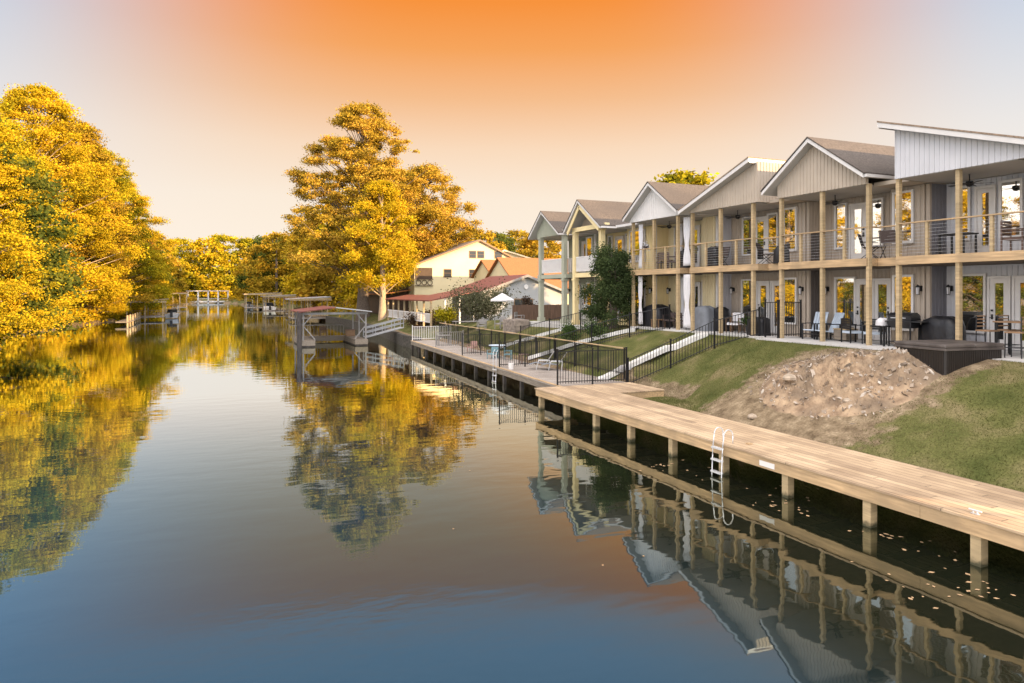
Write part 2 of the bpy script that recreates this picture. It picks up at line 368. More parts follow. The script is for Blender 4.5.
def terrain():
    xs = np.concatenate([np.arange(-1500, -100, 100), np.arange(-100, -28, 6), np.arange(-28, -4, 1.0), np.arange(-4, 10, 3.0),
                         np.arange(10, 20, .2), np.arange(20, 36, 1), np.arange(36, 100, 8), np.arange(100, 1501, 100)])
    ys = np.concatenate([np.arange(-600, -20, 40), np.arange(-20, 8, 2.), np.arange(8, 40, .2), np.arange(40, 100, 1.), np.arange(100, 360, 6.), np.arange(360, 2500, 120)])
    X, Y = np.meshgrid(xs, ys); Z = ground(X, Y)
    nx, ny = len(xs), len(ys)
    co = np.stack([X, Y, Z], -1).reshape(-1, 3)
    i = np.arange((ny-1)*(nx-1)); r = i//(nx-1); c = i % (nx-1); a = r*nx+c
    faces = np.stack([a, a+1, a+nx+1, a+nx], -1)
    me = bpy.data.meshes.new('ground'); me.from_pydata(co.tolist(), [], faces.tolist()); me.update()
    me.polygons.foreach_set('use_smooth', [True]*len(me.polygons))
    at = me.attributes.new('bare', 'FLOAT', 'POINT')
    x, y = co[:, 0], co[:, 1]
    d1 = np.sqrt(((x-15.2)/1.6)**2+((y-15.6)/3.0)**2)
    d2 = np.sqrt(((x-17.2)/2.1)**2+((y-15.3)/3.0)**2)
    d3 = np.sqrt(((x-18.7)/1.05)**2+((y-12.9)/1.0)**2)
    v = np.clip(1.35-np.minimum(np.minimum(d1, d2), d3), 0, 1)*1.6
    v = np.maximum(v, np.clip(1-np.abs(x-16.6)/.7, 0, 1)*((y > 21.5) & (y < 26.5))*.9)
    v = np.maximum(v, (x-right_edge(y) < 1.4)*1.0*(y > 26))
    at.data.foreach_set('value', np.clip(v, 0, 1).astype(np.float32))
    m = bpy.data.materials.new('grass_ground'); m.use_nodes = True; t = m.node_tree; b = t.nodes['Principled BSDF']
    b.inputs['Roughness'].default_value = .95; b.inputs['Specular IOR Level'].default_value = .1
    tcn = N(t, 'ShaderNodeTexCoord')
    def nz(s, d_=5, st=(1, 1, 1)):
        mp = N(t, 'ShaderNodeMapping'); mp.inputs[3].default_value = st
        t.links.new(tcn.outputs['Object'], mp.inputs[0])
        n = N(t, 'ShaderNodeTexNoise'); n.inputs['Scale'].default_value = s; n.inputs['Detail'].default_value = d_; t.links.new(mp.outputs[0], n.inputs[0]); return n.outputs[0]
    g = ramp(t, nz(.9), [(.3, (.065, .075, .022)), (.5, (.11, .11, .038)), (.68, (.19, .155, .08))])
    g = mixc(t, .55, g, ramp(t, nz(22, 6), [(.3, (.5, .5, .45)), (.7, (1.4, 1.4, 1.3))]), 'MULTIPLY')
    s_ = ramp(t, nz(3.0), [(.3, (.115, .082, .05)), (.55, (.22, .165, .105)), (.75, (.32, .25, .165))])
    s_ = mixc(t, .6, s_, ramp(t, nz(16, 6), [(.3, (.5, .48, .45)), (.7, (1.4, 1.4, 1.4))]), 'MULTIPLY')
    an = N(t, 'ShaderNodeAttribute', attribute_name='bare')
    f = math_(t, 'ADD', an.outputs['Fac'], math_(t, 'MULTIPLY', math_(t, 'SUBTRACT', nz(2.2, 6), .5), 1.1))
    f = ramp(t, f, [(.30, (0, 0, 0)), (.48, (1, 1, 1))])
    t.links.new(mixc(t, f, g, s_), b.inputs['Base Color'])
    bp = N(t, 'ShaderNodeBump'); bp.inputs['Strength'].default_value = .8; bp.inputs['Distance'].default_value = .06
    t.links.new(nz(14, 6), bp.inputs['Height']); t.links.new(bp.outputs[0], b.inputs['Normal'])
    me.materials.append(m)
    o = bpy.data.objects.new('ground', me); C.objects.link(o); tag(o, kind='structure')
terrain()
def gz(x, y): return float(ground(x, y))

# water
def water():
    mb = MB(); mb.quad((-300, -300, 0), (300, -300, 0), (300, 400, 0), (-300, 400, 0))
    m = bpy.data.materials.new('water'); m.use_nodes = True; t = m.node_tree; t.nodes.clear()
    o = N(t, 'ShaderNodeOutputMaterial'); mx = N(t, 'ShaderNodeMixShader')
    df = N(t, 'ShaderNodeBsdfDiffuse'); gl = N(t, 'ShaderNodeBsdfGlossy')
    gl.inputs['Roughness'].default_value = .02; pass
    geo = N(t, 'ShaderNodeNewGeometry'); sp = N(t, 'ShaderNodeSeparateXYZ'); t.links.new(geo.outputs['Position'], sp.inputs[0])
    # open water carries painted blue sky reflection, shallow water beside the bank murky green-brown
    mr = N(t, 'ShaderNodeMapRange', interpolation_type='SMOOTHSTEP'); t.links.new(sp.outputs[0], mr.inputs[0])
    mr.inputs[1].default_value = 4.2; mr.inputs[2].default_value = 8.8
    t.links.new(mixc(t, mr.outputs[0], (.009, .024, .042), (.009, .011, .006)), df.inputs[0])
    
    def nz(s, st, d_=2):
        mp = N(t, 'ShaderNodeMapping'); mp.inputs[3].default_value = st; mp.inputs[2].default_value = (0, 0, R(12))
        t.links.new(geo.outputs['Position'], mp.inputs[0])
        n = N(t, 'ShaderNodeTexNoise'); n.inputs['Scale'].default_value = s; n.inputs['Detail'].default_value = d_; t.links.new(mp.outputs[0], n.inputs[0]); return n.outputs[0]
    h = math_(t, 'ADD', math_(t, 'MULTIPLY', nz(1.5, (.5, 1, 1)), 1.0), math_(t, 'MULTIPLY', nz(5.0, (.45, 1, 1)), .09))
    # ripples come and go in patches
    patch = ramp(t, nz(.07, (1, .6, 1), 2), [(.35, (.35,)*3), (.65, (1,)*3)])
    h = math_(t, 'MULTIPLY', h, patch)
    # fine wind ripples in the open, near part of the canal; calm beside the bank and farther out
    ox = N(t, 'ShaderNodeMapRange', interpolation_type='SMOOTHSTEP'); t.links.new(sp.outputs[0], ox.inputs[0]); ox.inputs[1].default_value = 6.0; ox.inputs[2].default_value = 1.0
    oy = N(t, 'ShaderNodeMapRange', interpolation_type='SMOOTHSTEP'); t.links.new(sp.outputs[1], oy.inputs[0]); oy.inputs[1].default_value = 15; oy.inputs[2].default_value = 7
    wind = math_(t, 'MULTIPLY', math_(t, 'MULTIPLY', ox.outputs[0], oy.outputs[0]), .4)
    h = math_(t, 'ADD', h, math_(t, 'MULTIPLY', nz(9.0, (.35, 1, 1), 3), wind))
    bp = N(t, 'ShaderNodeBump'); bp.inputs['Strength'].default_value = .5; bp.inputs['Distance'].default_value = .014
    t.links.new(h, bp.inputs['Height']); t.links.new(bp.outputs[0], gl.inputs['Normal'])
    fr = N(t, 'ShaderNodeFresnel'); fr.inputs[0].default_value = 1.40; t.links.new(bp.outputs[0], fr.inputs['Normal'])
    f2 = math_(t, 'MULTIPLY', fr.outputs[0], 2.2, clamp=True)
    gz_ = N(t, 'ShaderNodeMapRange', interpolation_type='SMOOTHSTEP'); t.links.new(f2, gz_.inputs[0]); gz_.inputs[1].default_value = .35; gz_.inputs[2].default_value = 1.0
    open_tint = mixc(t, gz_.outputs[0], (.47, .76, 1.0), (.86, .93, 1.0))
    t.links.new(mixc(t, mr.outputs[0], open_tint, (.84, .86, .76)), gl.inputs[0])  # tint split follows the house reflections; open side cools the reflected orange
    t.links.new(f2, mx.inputs[0]); t.links.new(df.outputs[0], mx.inputs[1]); t.links.new(gl.outputs[0], mx.inputs[2])
    t.links.new(mx.outputs[0], o.inputs[0])
    w = mb.build('water', m); tag(w, kind='structure')
water()

# ------------------------------------------------------------------ foliage
rng = np.random.default_rng(11)
def leaf_mesh(name, centers, radii, n_each, size, m, parent, flat=.45, up=.35):
    """many small leaf faces spread through flattened clumps"""
    cs = np.asarray(centers, float); rs = np.asarray(radii, float)
    cnt_ = np.maximum(8, (n_each*(rs/rs.mean())**2).astype(int)); idx = np.repeat(np.arange(len(cs)), cnt_); n = len(idx)
    v = rng.normal(size=(n, 3)); v /= np.linalg.norm(v, axis=1)[:, None]
    rad = rng.random(n)**.6*(.7+.85*rng.random(n)**1.5)
    p = cs[idx]+v*rad[:, None]*rs[idx][:, None]*np.array([1, 1, flat])
    a = rng.normal(size=(n, 3)); a[:, 2] *= .6; a /= np.linalg.norm(a, axis=1)[:, None]
    b = rng.normal(size=(n, 3)); b -= (b*a).sum(1)[:, None]*a; b /= np.linalg.norm(b, axis=1)[:, None]
    s = size*(.6+.8*rng.random(n))[:, None]
    q = np.stack([p-a*s*.5, p-b*s*.32, p+a*s*.5, p+b*s*.32], 1).reshape(-1, 3)
    me = bpy.data.meshes.new(name); me.vertices.add(4*n); me.vertices.foreach_set('co', q.astype(np.float32).ravel())
    me.loops.add(4*n); me.loops.foreach_set('vertex_index', np.arange(4*n, dtype=np.int32))
    me.polygons.add(n); me.polygons.foreach_set('loop_start', np.arange(0, 4*n, 4, dtype=np.int32)); me.polygons.foreach_set('loop_total', np.full(n, 4, dtype=np.int32))
    me.update(calc_edges=True); me.materials.append(MATS[m])
    o = bpy.data.objects.new(name, me); C.objects.link(o); o.parent = parent
    return o
def make_tree(name, H, prof, nclump, crad, n_each, size, leaf, bark, label, cat='tree', group=None, trunk_r=.35, base=.12, flat=.4, lean=(0, 0),
              asym=None, inner=.35, limbs=True, droop=.15, trunks=1, gaps=0.0):
    """prof: list of (relative height, radius)"""
    root = thing(name, (0, 0, 0), label, cat, group)
    hs = [p[0] for p in prof]; rr = [p[1] for p in prof]
    cs, rs = [], []
    mb = MB()
    def axis(h): return Vector((lean[0]*h, lean[1]*h, h*H))
    seg = 8
    for k in range(trunks):
        off = Vector((k*trunk_r*2.2, 0, 0))
        for i in range(seg):
            h0, h1 = i/seg*.93, (i+1)/seg*.93
            wob = lambda h: Vector((math.sin(h*7+k)*trunk_r*.5, math.cos(h*5+k)*trunk_r*.5, 0))*h
            r0 = trunk_r*(1-h0)**.9+.03; r1 = trunk_r*(1-h1)**.9+.03
            if i == 0: r0 *= 1.35
            p = axis(h0)+off+wob(h0); q = axis(h1)+off+wob(h1)
            if i == 0: p.z = -.6
            mb.tube(p, q, r0, r1, n=9, cap=False)
    phase = [random.random()*6.28 for _ in range(4)]
    for i in range(nclump):
        h = base+(1-base)*random.random()**.9
        h = min(.985, max(base, h))
        ang = random.random()*6.283
        rmax = np.interp(h, hs, rr)
        lob = 1+.16*math.sin(2*ang+phase[0]+h*6)+.10*math.sin(5*ang+phase[1]+h*11)
        if asym: lob *= asym(h, ang)
        u = random.random()
        r = rmax*lob*(inner+(1-inner)*u**.5)
        if gaps and math.sin(h*38+ang*1.5+phase[2]) < -1+gaps*2 and u > .35: continue
        c = axis(h)+Vector((math.cos(ang)*r, math.sin(ang)*r, -droop*r))
        cs.append(tuple(c)); k = crad*(.5+1.1*random.random()**1.5)*(1-.35*h); rs.append(k)
        if limbs and u > .35 and random.random() < .4:
            a0 = axis(max(base*.6, h-.10-.02*r)); mid = a0.lerp(c, .5)+Vector((0, 0, .06*r))
            lr = trunk_r*.12*(1-h*.5)+.02
            mb.tube(a0, mid, lr*1.3, lr*.8, n=5, cap=False); mb.tube(mid, c, lr*.8, lr*.25, n=5, cap=False)
    mb.build('trunk', bark, root, smooth=True)
    leaf_mesh('crown', cs, rs, n_each, size, leaf, root, flat=flat)
    return root

CYP = [(.04, .8), (.12, 1.05), (.35, 1.0), (.55, .90), (.75, .72), (.9, .48), (1, .2)]
def sc(prof, k): return [(h, r*k) for h, r in prof]
# ------------------------------------------------------------------ left bank cypresses
g = 'golden cypress trees along the left bank'
cyA = make_tree('cypress_tree', 21, sc(CYP, 7.0), 520, 1.25, 340, .165, 'leaf_gold', 'bark_pale', 'x', group=g, trunk_r=.45, flat=.42, gaps=.06)
cyB = make_tree('cypress_tree', 19, sc(CYP, 6.4), 480, 1.2, 340, .165, 'leaf_golden_green', 'bark', 'x', group=g, trunk_r=.42, flat=.42, gaps=.07)
cyC = make_tree('cypress_tree', 20, sc(CYP, 6.0), 440, 1.2, 330, .165, 'leaf_rust', 'bark', 'x', group=g, trunk_r=.40, flat=.42, gaps=.07)
cyD = make_tree('cypress_tree', 12, sc(CYP, 4.6), 200, 1.1, 120, .22, 'leaf_olive', 'bark', 'x', group=g, trunk_r=.3, flat=.5, gaps=.05)
left = [
 (cyA, -17.6, 62, .3, .93, 'tall golden cypress nearest the camera, cut by the left edge of the photo'),
 (cyB, -22.5, 84, 1.9, 1.30, 'golden green cypress behind the nearest one at the left edge'),
 (cyA, -21.0, 107, 1.9, 1.46, 'tallest broad golden cypress with a rounded top on the left bank'),
 (cyC, -19.5, 121, .8, 1.50, 'tall rust tinged cypress just right of the broadest one'),
 (cyB, -17.6, 133, 4.1, 1.48, 'tall golden green cypress at the right shoulder of the high left row'),
 (cyA, -15.4, 144, 5.0, 1.18, 'bright golden cypress ending the tall row on the left bank'),
 (cyC, -14.0, 156, 3.0, .90, 'lower rust cypress behind the small covered dock on the left bank'),
 (cyC, -30, 100, .5, 1.45, 'rust tinged cypress set back behind the front row on the left bank'),
 (cyA, -20.6, 95, 2.9, .72, 'small golden cypress low at the water under the tall trees'),
 (cyA, -16.5, 118, 1.1, .62, 'small golden cypress overhanging the low dock shelter'),
 (cyA, -25, 50, .9, .95, 'golden cypress on the near left bank, mirrored in the upper greige windows'),
 (cyC, -27, 39, .1, .8, 'rust cypress on the near left bank, mirrored in the upper white house windows'),
 (cyD, -17.0, 65, 1.2, 1.45, 'dark green lower tree at the left edge overhanging the water'),
 (cyD, -19.0, 52, 4.0, .75, 'dark green tree on the near left bank, mirrored in the patio windows'),
 (cyD, -20, 42, 2.0, .75, 'olive tree on the near left bank, mirrored in the white house doors'),
 (cyD, -21.5, 32, 5.5, .85, 'olive tree on the near left bank closest to the camera'),
]
seen = set()
for src, x, y, rz, s, lab in left:
    place(src, (x, y, gz(x, y)), rz, lab, first=id(src) not in seen, sc=s); seen.add(id(src))

# ------------------------------------------------------------------ big cypress group on the right bank
big = make_tree('cypress_tree', 28.6, [(.10, 2), (.2, 7.0), (.30, 9.3), (.40, 9.2), (.52, 8.8), (.66, 8.4), (.8, 6.6), (.92, 4.2), (1, 1.6)], 640, 1.45, 330, .23,
          'leaf_amber', 'bark', 'giant rust and gold cypress standing alone right of the canal', trunk_r=.75, base=.21, flat=.42, gaps=.2, inner=.12, droop=.06)
big.location = (18.8, 95, 1.3); big.rotation_euler[2] = .4
sec = make_tree('broadleaf_tree', 21.5, [(.10, 2), (.3, 6.0), (.5, 8.2), (.7, 7.6), (.88, 5.0), (1, 1.5)], 330, 1.55, 370, .23,
          'leaf_amber', 'bark', 'spreading rust leaved tree right of the giant cypress, over the yellow house', trunk_r=.5, base=.2, flat=.55, gaps=.12, inner=.15, droop=.05)
sec.location = (28.6, 101, 1.6)
fr = make_tree('young_tree', 17.0, [(.10, 1.5), (.22, 3.9), (.4, 4.4), (.6, 4.2), (.8, 3.0), (1, .8)], 190, 1.2, 440, .19,
          'leaf_gold', 'bark_pale', 'bright yellow tree with a pale trunk in front of the giant cypress', trunk_r=.42, base=.25, flat=.6, gaps=.12, inner=.2, droop=.05)
fr.location = (19.4, 86, 1.3)

# ------------------------------------------------------------------ far woods
g = 'autumn trees at the end of the canal'
FT = [(.05, .8), (.2, 1.0), (.5, 1.0), (.75, .88), (.92, .62), (1, .3)]
farsrc = [make_tree('autumn_tree', 17, sc(FT, 7.0), 170, 1.7, 75, .55, l_, 'bark', 'x', group=g, trunk_r=.4, base=.08, flat=.55, limbs=False, inner=.35)
          for l_ in ('leaf_gold', 'leaf_golden_green', 'leaf_orange', 'leaf_rust', 'leaf_olive')]
kinds = ['golden', 'yellow green', 'orange', 'rust brown', 'olive green']
fars = []
random.seed(3)
for i in range(15): fars.append((-46+i*10.5+random.uniform(-2, 2), 346+random.uniform(0, 26), [1, 3, 1, 1, 0, 1, 1, 3, 2, 1, 1, 0, 3, 1, 2][i], random.uniform(1.5, 1.85), 'on the far shore closing the canal'))
for i in range(9): fars.append((-16-random.uniform(2, 7), 170+i*18, [0, 1, 0, 4, 1, 3, 0, 1, 1][i], random.uniform(1.1, 1.4), 'on the left shore beyond the dock'))
for i in range(12): fars.append((24+random.uniform(0, 8)-(6 if i > 5 else 0), 128+i*16.5, [0, 2, 4, 2, 0, 1, 2, 4, 2, 3, 0, 2][i], random.uniform(1.05, 1.4), 'on the right shore above the boat sheds'))
for i in range(5): fars.append((45+i*11, 150+i*9, [3, 1, 4, 2, 3][i], random.uniform(.95, 1.15), 'behind the yellow house'))
fars += [(62.5, 82, 1, 1.12, 'rising behind the brown shed roofed townhouse'), (68, 84, 3, .9, 'rising behind the townhouse roofs'),
         (37, 125, 3, .75, 'left of the yellow house ridge'), (47, 125, 2, .85, 'over the yellow house ridge'), (58, 122, 3, .8, 'right over the yellow house')]
ords = ['first', 'second', 'third', 'fourth', 'fifth', 'sixth', 'seventh', 'eighth', 'ninth', 'tenth', 'eleventh', 'twelfth', 'thirteenth', 'fourteenth', 'fifteenth']
cnt = {}; seen = set()
for x, y, k, s, where in fars:
    cnt[where] = cnt.get(where, -1)+1
    pos = '' if sum(1 for q in fars if q[4] == where) == 1 else ', %s %s' % (ords[cnt[where]], 'from the left' if 'far shore' in where or 'behind' in where else 'going away')
    place(farsrc[k], (x, y, max(.4, gz(x, y))), random.random()*6, kinds[k]+' tree '+where+pos, first=k not in seen, sc=s); seen.add(k)
# low undergrowth on the shores
def bushes(name, pts, leaf, label, cat='bush', group=None, ne=160, size=.22, flat=.8):
    root = thing(name, (pts[0][0], pts[0][1], gz(pts[0][0], pts[0][1])), label, cat, group)
    ox, oy, oz = root.location
    cs, rs = [], []
    for x, y, r, h in pts:
        z0 = gz(x, y)-oz
        for k in range(7):
            a = random.random()*6.28; q = r*.6*random.random()**.5
            cs.append((x-ox+math.cos(a)*q, y-oy+math.sin(a)*q, z0+h*(.25+.5*random.random()))); rs.append(r*(.45+.25*random.random()))
    leaf_mesh('foliage', cs, rs, ne, size, leaf, root, flat=flat)
    st = MB()
    for x, y, r, h in pts:
        for k in range(4): st.tube((x-ox, y-oy, gz(x, y)-oz-.1), (x-ox+random.uniform(-.5, .5)*r, y-oy+random.uniform(-.5, .5)*r, gz(x, y)-oz+h*.7), .03, .01, n=5)
    st.build('stem', 'bark', root)
    return root
random.seed(5)
def brush(name, edge, off, y0, y1, n, leaf, label):
    cs, rs = [], []
    for i in range(n):
        y = y0+(y1-y0)*i/n+random.uniform(-1, 1); x = float(edge(y))+off*random.uniform(.3, 1.6)
        cs.append((x, y, gz(x, y)+random.uniform(.3, 1.6))); rs.append(random.uniform(.8, 1.7))
    o = leaf_mesh(name, cs, rs, 90, .35, leaf, None, flat=.7); tag(o, label, 'undergrowth', kind='stuff')
brush('undergrowth', left_edge, -2.4, 45, 330, 190, 'leaf_rust', 'tangled low golden brush along the left shore line')
brush('undergrowth', left_edge, -.7, 52, 170, 120, 'leaf_gold', 'golden fringe of low branches hanging over the left waterline')
brush('undergrowth', left_edge, -4.5, 60, 330, 150, 'leaf_gold', 'yellow scrub under the cypress row on the left shore')
brush('undergrowth', left_edge, -2.6, 16, 66, 90, 'leaf_olive', 'dark green scrub along the near left shore')
brush('undergrowth', right_edge, 5, 108, 330, 110, 'leaf_orange', 'orange brown scrub under the trees on the far right shore')

# ------------------------------------------------------------------ townhouses
DZ, PZ, CZ = 5.75, 2.80, 8.26        # upper deck, patio, top of the porch
XF, XW, XP = 20.4, 22.7, 21.9        # post line, main wall, projecting wall
def battens(mb, axis, fixed, a0, a1, z0, ztop, step=.16, t=.02, w=.032, sgn=-1):
    k = int((a1-a0)/step)
    for i in range(k+1):
        p = a0+.03+i*(a1-a0-.06)/max(1, k); zt = ztop(p) if callable(ztop) else ztop
        if zt-z0 < .05: continue
        if axis == 'x': mb.box(fixed+sgn*t, fixed, p-w/2, p+w/2, z0, zt)
        else: mb.box(p-w/2, p+w/2, fixed+sgn*t, fixed, z0, zt)
def window(par, x, y0, y1, z0, z1, mullion=False, shade=False, side=False, grid=0):
    """window on a wall facing -X (or -Y when side)"""
    fr_, pn = MB(), MB(); w = .075
    def bx(m_, a, b, c, d_, e, f):
        if side: m_.box(c, d_, a, b, e, f)
        else: m_.box(a, b, c, d_, e, f)
    bx(fr_, x-.075, x-.004, y0-w, y0, z0-w, z1+w); bx(fr_, x-.075, x-.004, y1, y1+w, z0-w, z1+w)
    bx(fr_, x-.074, x-.004, y0, y1, z1, z1+w); bx(fr_, x-.09, x-.004, y0, y1, z0-w, z0)
    if mullion: bx(fr_, x-.06, x-.044, (y0+y1)/2-.03, (y0+y1)/2+.03, z0, z1)
    if grid: bx(fr_, x-.06, x-.044, y0, y1, (z0*.4+z1*.6)-.02, (z0*.4+z1*.6)+.02)
    bx(pn, x-.045, x-.02, y0, y1, z0, z1)
    f = fr_.build('window', 'trim_white', par); pn.build('pane', 'glass', f)
    if shade:
        bl = MB(); bx(bl, x-.056, x-.047, y0+.01, y1-.01, z1-.3*(z1-z0), z1); bl.build('roller_shade', 'cover_grey', f)
def door(par, x, y0, y1, z0, z1, handle_left=True, col='trim_white'):
    d_ = MB(); p = MB(); h = MB(); w = .14
    d_.box(x-.07, x-.004, y0-.06, y1+.06, z0, z0+.02)
    d_.box(x-.05, x-.004, y0, y0+w, z0+.02, z1); d_.box(x-.05, x-.004, y1-w, y1, z0+.02, z1)
    d_.box(x-.05, x-.004, y0+w, y1-w, z1-w, z1); d_.box(x-.05, x-.004, y0+w, y1-w, z0+.02, z0+.3)
    d_.box(x-.08, x-.004, y0-.08, y0-.004, z0+.02, z1+.08); d_.box(x-.08, x-.004, y1+.004, y1+.08, z0+.02, z1+.08); d_.box(x-.08, x-.004, y0-.004, y1+.004, z1+.004, z1+.08)
    p.box(x-.03, x-.012, y0+w, y1-w, z0+.3, z1-w)
    yy = (y1-w/2) if handle_left else (y0+w/2)
    h.cbox((x-.065, yy, z0+1.0), .03, .05, .16); h.cbox((x-.09, yy, z0+.97), .02, .12, .025); h.cbox((x-.065, yy, z0+1.2), .03, .06, .06)
    o = d_.build('door', col, par); p.build('pane', 'glass', o); h.build('handle', 'black_metal', o)
def sconce(par, x, y, z):
    a = MB(); a.cbox((x-.03, y, z), .05, .12, .18); a.tube((x-.05, y, z+.06), (x-.17, y, z+.12), .012); a.lathe(x-.17, y, [(.0, z+.14), (.07, z+.06), (.075, z+.04)], 8)
    for q in range(4):
        t = q*math.pi/2+.78; a.tube((x-.17+.06*math.cos(t), y+.06*math.sin(t), z+.05), (x-.17+.05*math.cos(t), y+.05*math.sin(t), z-.2), .008, n=4)
    a.lathe(x-.17, y, [(.055, z-.2), (.055, z-.22), (0, z-.22)], 8)
    o = a.build('wall_lamp', 'black_metal', par)
    b = MB(); b.lathe(x-.17, y, [(0, z-.19), (.042, z-.19), (.05, z+.03), (0, z+.04)], 8); b.build('lamp_glass', 'fabric_white', o)
def ceiling_fan(par, x, y, z):
    a = MB(); a.tube((x, y, z), (x, y, z-.22), .02); a.lathe(x, y, [(0, z-.2), (.1, z-.22), (.12, z-.3), (.07, z-.38), (0, z-.4)], 12)
    for k in range(5):
        t = k*2*math.pi/5+.4; c, s = math.cos(t), math.sin(t)
        a.prism([(x+c*.1-s*.05, y+s*.1+c*.05, z-.30), (x+c*.1+s*.05, y+s*.1-c*.05, z-.31), (x+c*.62+s*.075, y+s*.62-c*.075, z-.315), (x+c*.62-s*.075, y+s*.62+c*.075, z-.295)], (0, 0, .012))
    a.build('ceiling_fan', 'black_metal', par)
def cable_rail(par, pts, z, posts_end=True, mid=True):
    """wood top rail, mid posts, thin cables through pts on deck height z"""
    tr = MB(); cb = MB()
    for i in range(len(pts)-1):
        p, q = Vector(pts[i]+(0,)), Vector(pts[i+1]+(0,))
        tr.bar(p+Vector((0, 0, z+1.05)), q+Vector((0, 0, z+1.05)), .13, .04)
        for k in range(9):
            zz = z+.09+k*.105; cb.tube(p+Vector((0, 0, zz)), q+Vector((0, 0, zz)), .0035, n=4, cap=False)
        if mid and (q-p).length > 1.2:
            m_ = (p+q)/2; pm = MB(); pm.box(m_.x-.045, m_.x+.045, m_.y-.045, m_.y+.045, z-.12, z+1.03); pm.build('railing_post', 'lumber', par)
    o = tr.build('railing', 'lumber_h', par); cb.build('cable', 'alu', o)
def picket_rail(par, p, q, z, m_='white_paint'):
    a = MB(); p = Vector((p[0], p[1], 0)); q = Vector((q[0], q[1], 0)); L = (q-p).length; k = int(L/.13)
    a.bar(p+Vector((0, 0, z+.95)), q+Vector((0, 0, z+.95)), .09, .06); a.bar(p+Vector((0, 0, z+.12)), q+Vector((0, 0, z+.12)), .06, .05)
    for i in range(k+1):
        c = p.lerp(q, i/k); a.box(c.x-.035, c.x+.035, c.y-.035, c.y+.035, z+.14, z+.93)
    a.build('railing', m_, par)
def gable_roof(par, x0, x1, yl, yr, yp, ze_l, ze_r, zp, shingle='shingle', trim='trim_white', open_g=False):
    """front edge at x0; yl far eave, yr near eave (yl>yr)"""
    def slope(y0, z0, y1, z1, name):
        a = MB(); t = .045
        a.prism([(x0-.03, y0, z0), (x0-.03, y1, z1), (x0-.03, y1, z1+t), (x0-.03, y0, z0+t)], (x1-x0, 0, 0)); return a
    a = MB()
    for (ye, ze) in ((yl, ze_l), (yr, ze_r)):
        dy = -.05 if ye < yp else .05
        a.prism([(x0-.04, ye+dy, ze-.02), (x0-.04, yp, zp), (x0-.04, yp, zp+.05), (x0-.04, ye+dy, ze+.03)], (x1-x0+.04, 0, 0))
    r = a.build('roof', shingle, par)
    b = MB()
    for (ye, ze) in ((yl, ze_l), (yr, ze_r)):
        b.prism([(x0-.01, ye, ze-.15), (x0-.01, yp, zp-.155), (x0-.01, yp, zp-.003), (x0-.01, ye, ze-.012)], (.05, 0, 0))      # rake board
    b.build('fascia', trim, r)
    c = MB()
    for (ye, ze) in ((yl, ze_l), (yr, ze_r)):
        c.prism([(x0+.045, ye, ze-.14), (x0+.045, yp, zp-.14), (x0+.045, yp, zp-.01), (x0+.045, ye, ze-.02)], (x1-x0-.05, 0, 0))
    c.build('soffit', 'soffit', r)
    gt = MB()
    for ye, ze, sg in ((yl, ze_l, 1), (yr, ze_r, -1)): gt.box(x0+.05, x1, ye+sg*.005, ye+sg*.11, ze-.13, ze-.03)
    gt.build('gutter', trim, r)
    return r

